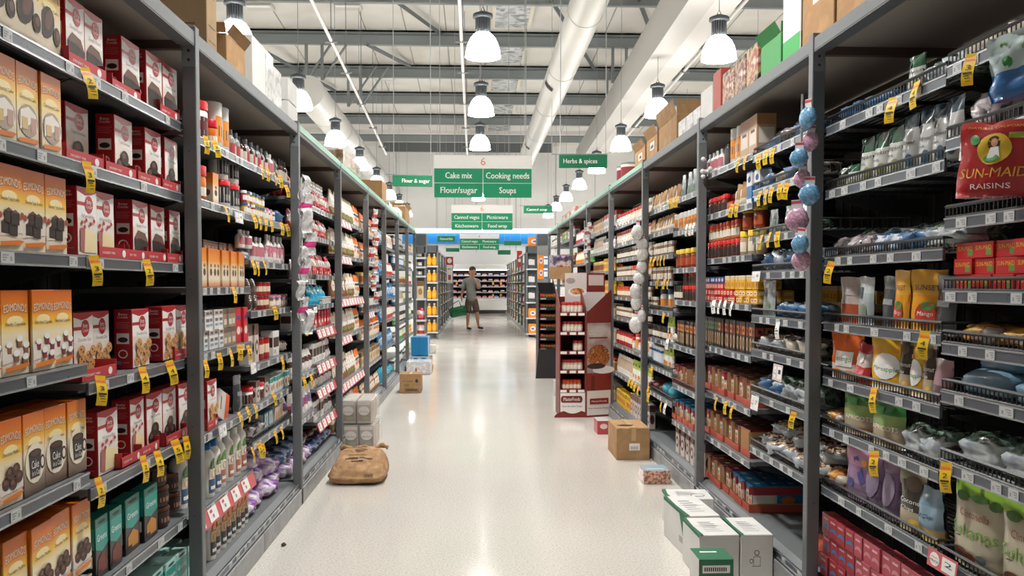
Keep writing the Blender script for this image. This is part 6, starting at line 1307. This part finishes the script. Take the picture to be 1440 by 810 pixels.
o = link('frozen_style_bag', weld(b.mesh('fruit_bag')), None, (1.27, 2.08, 1.80)); o.rotation_euler = (-.06, -.12, -PI / 2 + .6); o.name = 'fruit_bag'; o.scale = (.8, .8, .75); tag(o, 'pale green and blue bag hanging above the red raisin pouch', 'bag')
# fallen carton on the left waist high shelf
b = cbox('carton', .16, .1, .13, mat('d9d0cc', .4), tape=False); b.map = front(); b.lay = 0; b.rect(mat('d8562e'), .1, 0, .16, .13); b.rect(TICKD, .03, .04, .04, .1); b.map = right(.16, 0); b.rect(mat('d8562e'), 0, 0, .1, .13)
P = onX(306, 590, -1.16); o = link('tilted_carton', b.mesh('tilted_carton'), None, (-1.16, P.y, shz(-1, 2, 4) + .03)); o.rotation_euler = (0, .35, PI / 2); tag(o, 'tilted white and orange carton leaning on a waist high left shelf', 'box')
# bit of dirt on the floor
b = MB(); b.lathe(mat('5a4430', .9), [(.001, 0), (.012, .004), (.014, .01), (.006, .018), (.001, .02)], 8); P = onZ(399, 768, 0)
tag(link('crumb', b.mesh('crumb'), None, (P.x, P.y, 0)), 'small brown crumb lying on the pale floor at the left', 'crumb')

# ------------------------------------------------------------------ second run of racks beyond the cross aisle
def farrack(side, X, y0, y1, n, ztop, what):
    L = (y1 - y0) / n
    for i in range(n):
        o = empty('far_shelving_bay', (side * X, y0 + i * L, 0)); tag(o, 'grey shelving bay beyond the cross aisle on the %s, with packed shelves' % what, 'shelves', 'far shelving bays on the ' + what)
        b = MB(); b.box(POSTM, 0, -.03, 0, side * .06, .03, ztop, .003); link('upright', b.mesh('upright'), o)
        b = MB(); b.box(mat('e4e4e2', .4), 0, .03, ztop - .05, side * .05, L - .03, ztop); link('top_beam', b.mesh('top_beam'), o)
        b = MB(); b.box(BLACK, side * .45, 0, 0, side * .5, L, ztop - .1); link('back_panel', b.mesh('back_panel'), o)
        b = MB(); b.box(PLM, 0, 0, 0, side * .5, L, .1); link('plinth', b.mesh('plinth'), o)
        for k in range(6):
            z = .12 + k * .33; b = MB(); b.box(SHM, side * .03, .03, z - .03, side * .45, L - .03, z); b.box(TICK, side * .025, .03, z - .03, side * .03, L - .03, z); link('shelf', b.mesh('shelf'), o)
            key = fr.choice(FAR); W_, D2, H_ = KB[key][3]; c = 4
            for q in range(c):
                yy = .06 + (L - .12) * q / c; sw = (L - .12) / c * .9 / W_
                place(key, side, side * (X + .05), y0 + i * L + (yy if side < 0 else yy + W_ * sw), z + .001, 0, (sw, 1, min(1.6, .25 / H_)), 'wide %s in the far run of racks on the %s' % (KB[key][1], what), 'goods in the far %s racks, %s' % (what, KB[key][1]))
farrack(-1, .97, 21.6, 39, 9, 2.25, 'left'); farrack(1, 1.36, 22, 39, 9, 2.25, 'right')
# rack end with juice bottles
jar('oj', 'juice_bottle', 'big bottle of orange cordial', .06, .3, mat('f09a14', .2, coat=.4), WPL, .03, labm=mat('f4b030'), labh=(.15, .55), shape='bottle', seg=14, cat='bottle')
def endcap(xa, xb, Y, ztop, zs, label):
    A = onY(xa, 400, Y).x; B2 = onY(xb, 400, Y).x
    o = empty('rack_end', (A, Y, 0)); tag(o, label, 'shelves'); w = B2 - A
    for x in (0, w - .03): b = MB(); b.box(POSTM, x, 0, 0, x + .03, .03, ztop); link('upright', b.mesh('upright'), o)
    b = MB(); b.box(GREYD, 0, .0, ztop - .18, w, .4, ztop, .01); link('header_box', b.mesh('header_box'), o)
    b = MB(); b.box(GREYD, 0, .35, .1, w, .38, ztop - .18); link('back_panel', b.mesh('back_panel'), o)
    for z in zs: b = MB(); b.box(STEEL, 0, 0, z - .02, w, .35, z); b.box(TICK, .0, -.01, z - .03, w, 0, z + .005); link('shelf', b.mesh('shelf'), o)
    return A, w
zs = [onY(600, y, 21).z for y in (374, 397, 421, 444, 467)]
A_, w_ = endcap(597, 616, 21, onY(600, 345, 21).z, zs, 'rack end across the far left walkway stocked with orange bottles')
for i, z in enumerate(zs):
    for j in range(2): place('oj', 0, A_ + .05 + j * .125, 21.02, z + .002, 0, (1, 1, 1), 'big orange cordial bottle on the rack end, %s shelf' % ['top', 'second', 'middle', 'fourth', 'lowest'][i], 'orange bottles, %s shelf of the rack end' % ['top', 'second', 'middle', 'fourth', 'lowest'][i])
zs = [onY(590, y, 16.3).z for y in (362, 375, 388, 420, 450, 470)]
A_, w_ = endcap(584, 599, 16.3, onY(600, 343, 16.3).z, zs, 'narrow rack end closing the left racks with dark packs')
for i, z in enumerate(zs):
    place(['f2', 'f2', 'f2', 'f4', 'lr', 'f1'][i], 0, A_ + .03, 16.32, z + .002, 0, (1.4, 1, [.9, .9, .9, 2.2, 1.8, 1.2][i]), '%s on the narrow left rack end, %s shelf' % (KB[['f2', 'f2', 'f2', 'f4', 'lr', 'f1'][i]][1], ['top', 'second', 'third', 'fourth', 'fifth', 'lowest'][i]))
for lx, s_ in ((-1, -1), (1, 1)):
    Yq = 15.6 if s_ < 0 else 16.4; b = MB(); c = onY(590 if s_ < 0 else 762, 337, Yq)
    b.box(GREYD, c.x - .09, Yq, c.z - .11, c.x + .12, Yq + .4, c.z + .11, .01); tag(link('end_box', b.mesh('end_box'), None), 'dark grey box on top of the far end of the %s racks' % ('left' if s_ < 0 else 'right'), 'box')
zs = [onY(745, y, 21.6).z for y in (378, 402, 425, 447, 469)]
A_, w_ = endcap(740, 758, 21.6, onY(745, 346, 21.6).z, zs, 'tall rack end beyond the right stands with grey and orange packs')
tis = carton('tis', 'tissue_pack', 'orange and white wrapped pack', .22, .15, .24, 'f08a1e', '', (('e', 'e8e8ee', .5, .5, .3, .25), ('e', '6a6aa8', .5, .5, .2, .12)))
for i, z in enumerate(zs):
    place('tis' if i > 2 else 'f8', 0, A_ + .06, 21.62, z + .002, 0, ((1, 1, 1) if i > 2 else (1.6, 1, 1.9)), '%s on the tall right rack end, %s shelf' % (KB['tis' if i > 2 else 'f8'][1], ['top', 'second', 'middle', 'fourth', 'lowest'][i]))
A = onY(744, 345, 21.4)
place('tis', 0, A.x, 21.7, onY(745, 346, 21.6).z + .002, 0, (1.6, 1, 1), 'orange and white wrapped pack lying on top of the right rack end')
for i, y in enumerate((375, 392)):
    A = onY(757, y, 19); place('tis', 0, A.x, 19, A.z, 0, (.55, 1, 1.1), '%s orange pack hanging left of the right racks end' % ('upper', 'lower')[i])
    A = onY(765, y + 0, 18.5); c = place('f13', 0, A.x, 18.5, A.z, 0, (1.1, 1, 1.5), '%s blue tub in the column at the far right racks' % ('upper', 'lower')[i])
b = MB(); A = onY(756, 400, 19.1)
b.box(STEEL, 0, .12, 0, .3, .16, 2.3); b.box(STEEL, 0, 0, 0, .3, .2, .05)
tag(link('display_pole', b.mesh('display_pole'), None, (A.x, 19.1, 0)), 'grey steel display panel behind the hanging orange packs', 'rack')
# small special sign on the left far racks
A = onY(628, 375, 26); b = MB(); b.box(WHITE, 0, 0, -.5, .18, .02, .3); b.box(RED, -.02, -.005, .05, .2, .0, .3); b.map = front(-.005); b.ell(WHITE, .09, .18, .07, .08); b.txt(TICKD, '90', .09, -.08, .1, .12); b.rect(mat('c05a4a'), .05, -.4, .13, -.25)
tag(link('price_sign', b.mesh('price_sign'), None, A), 'tall red and white price sign sticking out of the far left racks', 'sign')
A = onY(727, 375, 27); b = MB(); b.box(mat('c83a34'), 0, 0, 0, .16, .02, .5); b.map = front(); b.ell(WHITE, .08, .2, .05, .06); tag(link('price_sign', b.mesh('price_sign'), None, A), 'red sign with white disc sticking out of the far right racks', 'sign')

# ------------------------------------------------------------------ chiller along the back wall
YC = 39.6; x0 = -1.0; x1 = 1.75
o = empty('chiller_cabinet', (0, YC, 0)); tag(o, 'long open white chiller cabinet with dark shelves along the back wall', 'chiller')
b = MB(); b.box(mat('5a5c5e', .5), -3, .15, 0, 3.2, 1.2, .16); b.box(WHITE, -3, 0, .16, 3.2, 1.2, .62, .02); b.box(mat('f4f4f2', .4), -3, 0, .62, 3.2, .05, .7); link('base', b.mesh('base'), o)
b = MB(); b.box(mat('1c1a20', .6), -3, 1.0, .62, 3.2, 1.2, 2.05); link('back_panel', b.mesh('back_panel'), o)
b = MB(); b.box(WHITE, -3, .1, 2.05, 3.2, 1.2, 2.28, .02); link('canopy', b.mesh('canopy'), o)
b = MB(); b.box(mat('ffffff', .5, 0, 6), -3, .12, 2.0, 3.2, .2, 2.05); link('canopy_light', b.mesh('canopy_light'), o)
meat = []
for i, cs in enumerate((('c85a6a', 'e8c8cc'), ('d8788a', 'f0e0e2'), ('b04a4a', 'e8d8d4'), ('d8d8dc', '8a6a7a'), ('3a8ac8', 'e0e8f0'), ('2c2630', 'c8c0c8'))):
    b = MB(); b.box(mat(cs[1], .3), 0, 0, 0, .22, .2, .05, .01); b.box(mat(cs[0], .3), .02, .0, .045, .2, .18, .1, .015); meat.append((b.mesh('meat_tray'), ['red', 'pink', 'dark red', 'pale', 'blue', 'black'][i]))
for k in range(5):
    z = .72 + k * .26; b = MB(); b.box(mat('2a2830', .5), -2.9, .25 if k else .1, z - .03, 3.1, 1.0, z); b.box(mat('b8b8bc', .4), -2.9, .24 if k else .09, z - .03, 3.1, .25 if k else .1, z + .01); link('shelf', b.mesh('shelf'), o)
    for q in range(10):
        x = -1.1 + q * .28; me, cn = fr.choice(meat[:4] + [meat[5]] if k else meat)
        tr = link('meat_tray', me, None, (x, YC + (.28 if k else .14), z + .002)); tr.rotation_euler.x = -.0
        tag(tr, '%s packed tray in the chiller at the back, %s shelf' % (cn, ['lowest', 'second', 'middle', 'fourth', 'top'][k]), 'meat tray', '%s trays on the %s chiller shelf' % (cn, ['lowest', 'second', 'middle', 'fourth', 'top'][k]))
for x in (-.98, .7, 1.1, .72, 1.12):
    pass
for i, (px, py) in enumerate(((641, 399), (692, 399), (703, 399), (692, 416), (703, 416))):
    A = onY(px, py, YC + .2); b = MB(); b.box(mat('f0b040', .4), 0, 0, -.05, .09, .01, .08); tag(link('price_tag', b.mesh('price_tag'), None, A), 'yellow price tag on the back chiller, %s' % ('leftmost', 'upper, right of the man', 'upper rightmost', 'lower, right of the man', 'lower rightmost')[i], 'price tag')

# ------------------------------------------------------------------ the shopper
def skin(name, J, E, m, parent, sub=2, root=0):
    me = bpy.data.meshes.new(name); me.from_pydata([j[0] for j in J], E, []); o = bpy.data.objects.new(name, me); C.objects.link(o)
    md = o.modifiers.new('s', 'SKIN'); sv = me.skin_vertices[0].data
    for i, j in enumerate(J):
        r = j[1]; sv[i].radius = (r, r) if not isinstance(r, tuple) else r; sv[i].use_root = (i == root)
    md.use_smooth_shade = True
    s2 = o.modifiers.new('b', 'SUBSURF'); s2.levels = s2.render_levels = sub
    bpy.context.view_layer.update(); dg = bpy.context.evaluated_depsgraph_get()
    nm = bpy.data.meshes.new_from_object(o.evaluated_get(dg)); nm.materials.clear(); nm.materials.append(m)
    for p in nm.polygons: p.use_smooth = True
    bpy.data.objects.remove(o); q = link(name, nm, parent); return q
SK = mat('b98a70', .5); HAIR = mat('1c1816', .6); SHIRT = mott(('7f8280', '8a8d8b'), 8, .85); SHORT = mott(('5a4a40', '64544a'), 8, .85); SHOE = mat('35363c', .6)
P = onZ(664, 463.5, 0); man = empty('person', (P.x, P.y, 0)); tag(man, 'person in grey t-shirt and brown shorts, hand at chin, looking down, holding a green basket', 'person')
V = lambda x, y, z: Vector((x, y, z))
J = [(V(-.02, 0, .95), (.15, .11)), (V(-.03, 0, 1.12), (.145, .11)), (V(-.03, -.0, 1.32), (.155, .11)), (V(-.03, 0, 1.46), (.13, .085)), (V(-.01, -.01, 1.55), .065), (V(.0, -.03, 1.6), .07), (V(.012, -.04, 1.68), (.092, .1)), (V(.01, -.03, 1.77), (.1, .112)), (V(.008, -.02, 1.84), (.075, .085)),
     (V(-.21, .0, 1.45), .062), (V(-.275, .01, 1.2), .046), (V(-.32, -.03, .97), .033), (V(-.325, -.04, .89), (.036, .02)),
     (V(.15, -.0, 1.45), .062), (V(.2, -.06, 1.22), .048), (V(.13, -.17, 1.42), .036), (V(.075, -.165, 1.52), (.034, .022)),
     (V(-.11, 0, .86), .095), (V(-.125, -.02, .48), .062), (V(-.13, .0, .3), .056), (V(-.14, .02, .09), .036), (V(-.1, -.06, .045), (.04, .03)), (V(-.04, -.15, .035), (.038, .022)),
     (V(.08, 0, .86), .095), (V(.14, -.03, .5), .062), (V(.16, 0, .32), .056), (V(.18, .02, .12), .036), (V(.24, -.05, .06), (.04, .03)), (V(.32, -.1, .045), (.038, .022))]
E = [(0, 1), (1, 2), (2, 3), (3, 4), (4, 5), (5, 6), (6, 7), (7, 8), (3, 9), (9, 10), (10, 11), (11, 12), (3, 13), (13, 14), (14, 15), (15, 16), (0, 17), (17, 18), (18, 19), (19, 20), (20, 21), (21, 22), (0, 23), (23, 24), (24, 25), (25, 26), (26, 27), (27, 28)]
def fingers(J, E, h, dirs):
    for d, up, l in dirs:
        i = len(J); p = J[h][0] + d * .3
        J += [(p, .012), (p + (d.normalized() * l * .5), .009), (p + d.normalized() * l * .5 + up * l * .5, .007)]; E += [(h, i), (i, i + 1), (i + 1, i + 2)]
fingers(J, E, 12, [(V(.03, -.06 + .025 * k, -.08), V(.5, 0, -.5), .06 + .008 * (k % 3)) for k in range(4)] + [(V(.05, -.05, .0), V(.2, -.3, -.6), .05)])
fingers(J, E, 16, [(V(-.05, -.0 - .02 * k, .06), V(-.8, -.1, .1), .055 + .006 * (k % 3)) for k in range(4)] + [(V(-.02, .03, .06), V(-.3, .2, .6), .05)])
body = skin('body', J, E, SK, man)
body.name = 'body'
skin('shirt', [(V(-.02, 0, .78), (.2, .17)), (V(-.03, 0, 1.08), (.195, .16)), (V(-.03, 0, 1.3), (.19, .145)), (V(-.03, 0, 1.44), (.17, .12)), (V(-.02, 0, 1.58), (.095, .09)), (V(-.22, 0, 1.44), .092), (V(-.275, .005, 1.18), .08), (V(.16, 0, 1.44), .092), (V(.205, -.055, 1.2), .08)], [(0, 1), (1, 2), (2, 3), (3, 4), (3, 5), (5, 6), (3, 7), (7, 8)], SHIRT, man)
skin('shorts', [(V(-.02, 0, 1.03), (.16, .12)), (V(-.02, 0, .9), (.165, .125)), (V(-.11, 0, .8), .118), (V(-.125, -.015, .47), .11), (V(.08, 0, .8), .118), (V(.14, -.02, .49), .11)], [(0, 1), (1, 2), (2, 3), (1, 4), (4, 5)], SHORT, man)
b = MB()
for (cx, cy, cz) in ((.01, -.018, 1.805),):
    nu, nv = 20, 10; Pp = []
    for j in range(nv + 1):
        th = PI * .62 * j / nv
        Pp.append([(cx + .108 * math.sin(th) * math.cos(2 * PI * i / nu) * (1 + .06 * noise.noise(Vector((i, j, 1)))), cy + .02 + .122 * math.sin(th) * math.sin(2 * PI * i / nu), cz - .03 + .115 * math.cos(th) - (.0 if math.sin(2 * PI * i / nu) > -.3 else -.03 * (j / nv))) for i in range(nu)])
    for j in range(nv):
        for i in range(nu): i2 = (i + 1) % nu; b.face(HAIR, [Pp[j][i], Pp[j + 1][i], Pp[j + 1][i2], Pp[j][i2]], True)
link('hair', weld(b.mesh('hair')), man)
b = MB(); hx, hy, hz = .012, -.035, 1.70   # face: eyes, brows, nose, mouth, ears
for s_ in (-1, 1):
    b.lathe(mat('2a2020'), [(.001, 0), (.008, .004), (.008, .008), (.001, .012)], 8, (hx + s_ * .03, hy - .098, hz + .035)); b.bar(HAIR, (hx + s_ * .015, hy - .104, hz + .058), (hx + s_ * .045, hy - .1, hz + .058), .006)
link('eyes', b.mesh('eyes'), man)
b = MB(); b.add(SK, [(hx - .014, hy - .095, hz), (hx + .014, hy - .095, hz), (hx, hy - .128, hz + .005), (hx, hy - .095, hz + .045)], [(0, 1, 2), (0, 2, 3), (1, 3, 2)], True); link('nose', b.mesh('nose'), man)
b = MB(); b.bar(mat('8a4a44'), (hx - .022, hy - .098, hz - .035), (hx + .022, hy - .098, hz - .035), .008); link('mouth', b.mesh('mouth'), man)
for s_ in (-1, 1):
    b = MB(); b.lathe(SK, [(.001, -.03), (.012, -.02), (.014, .01), (.001, .03)], 8, (hx + s_ * .1, hy + .01, hz + .02)); link('ear', b.mesh('ear'), man)
for f in ([(V(-.14, .04, .05), (.045, .045)), (V(-.1, -.06, .045), (.05, .04)), (V(-.035, -.165, .035), (.045, .032))], [(V(.18, .04, .07), (.045, .045)), (V(.24, -.05, .06), (.05, .04)), (V(.33, -.11, .045), (.045, .032))]):
    skin('shoe', f, [(0, 1), (1, 2)], SHOE, man)
# shopping basket
GB = mat('0f7a4a', .4)
w, d, h = .46, .3, .24; bk = empty('shopping_basket', (P.x - .40, P.y - .12, .42)); bk.rotation_euler = (0, -.22, .25); tag(bk, 'green plastic shopping basket hanging from the hand of the person', 'basket')
b = MB()
def wallgrid(p0, p1, q0, q1, nx, nz):     # lattice wall between bottom edge p0-p1 and top edge q0-q1
    p0, p1, q0, q1 = map(Vector, (p0, p1, q0, q1))
    for i in range(nx + 1): b.bar(GB, p0.lerp(p1, i / nx), q0.lerp(q1, i / nx), .012)
    for j in range(nz + 1): b.bar(GB, p0.lerp(q0, j / nz), p1.lerp(q1, j / nz), .014 if j < nz else .03)
a, c = w / 2, d / 2; k = .88
wallgrid((-a * k, -c * k, 0), (a * k, -c * k, 0), (-a, -c, h), (a, -c, h), 12, 4); wallgrid((-a * k, c * k, 0), (a * k, c * k, 0), (-a, c, h), (a, c, h), 12, 4)
wallgrid((-a * k, -c * k, 0), (-a * k, c * k, 0), (-a, -c, h), (-a, c, h), 8, 4); wallgrid((a * k, -c * k, 0), (a * k, c * k, 0), (a, -c, h), (a, c, h), 8, 4)
b.box(GB, -a * k, -c * k, -.005, a * k, c * k, .005); b.box(mat('0d6a40', .4), -a * .93, -c * .95, h * .45, a * .93, -c * .94, h * .75); link('tray_body', b.mesh('tray_body'), bk)
b = MB(); b.tube(mat('2a2a2c', .4), [(-a * .6, 0, h), (-a * .45, 0, h + .14), (0.1, 0, h + .2), (a * .5, 0, h + .13), (a * .6, 0, h)], .011, 8); link('handle', b.mesh('handle'), bk)
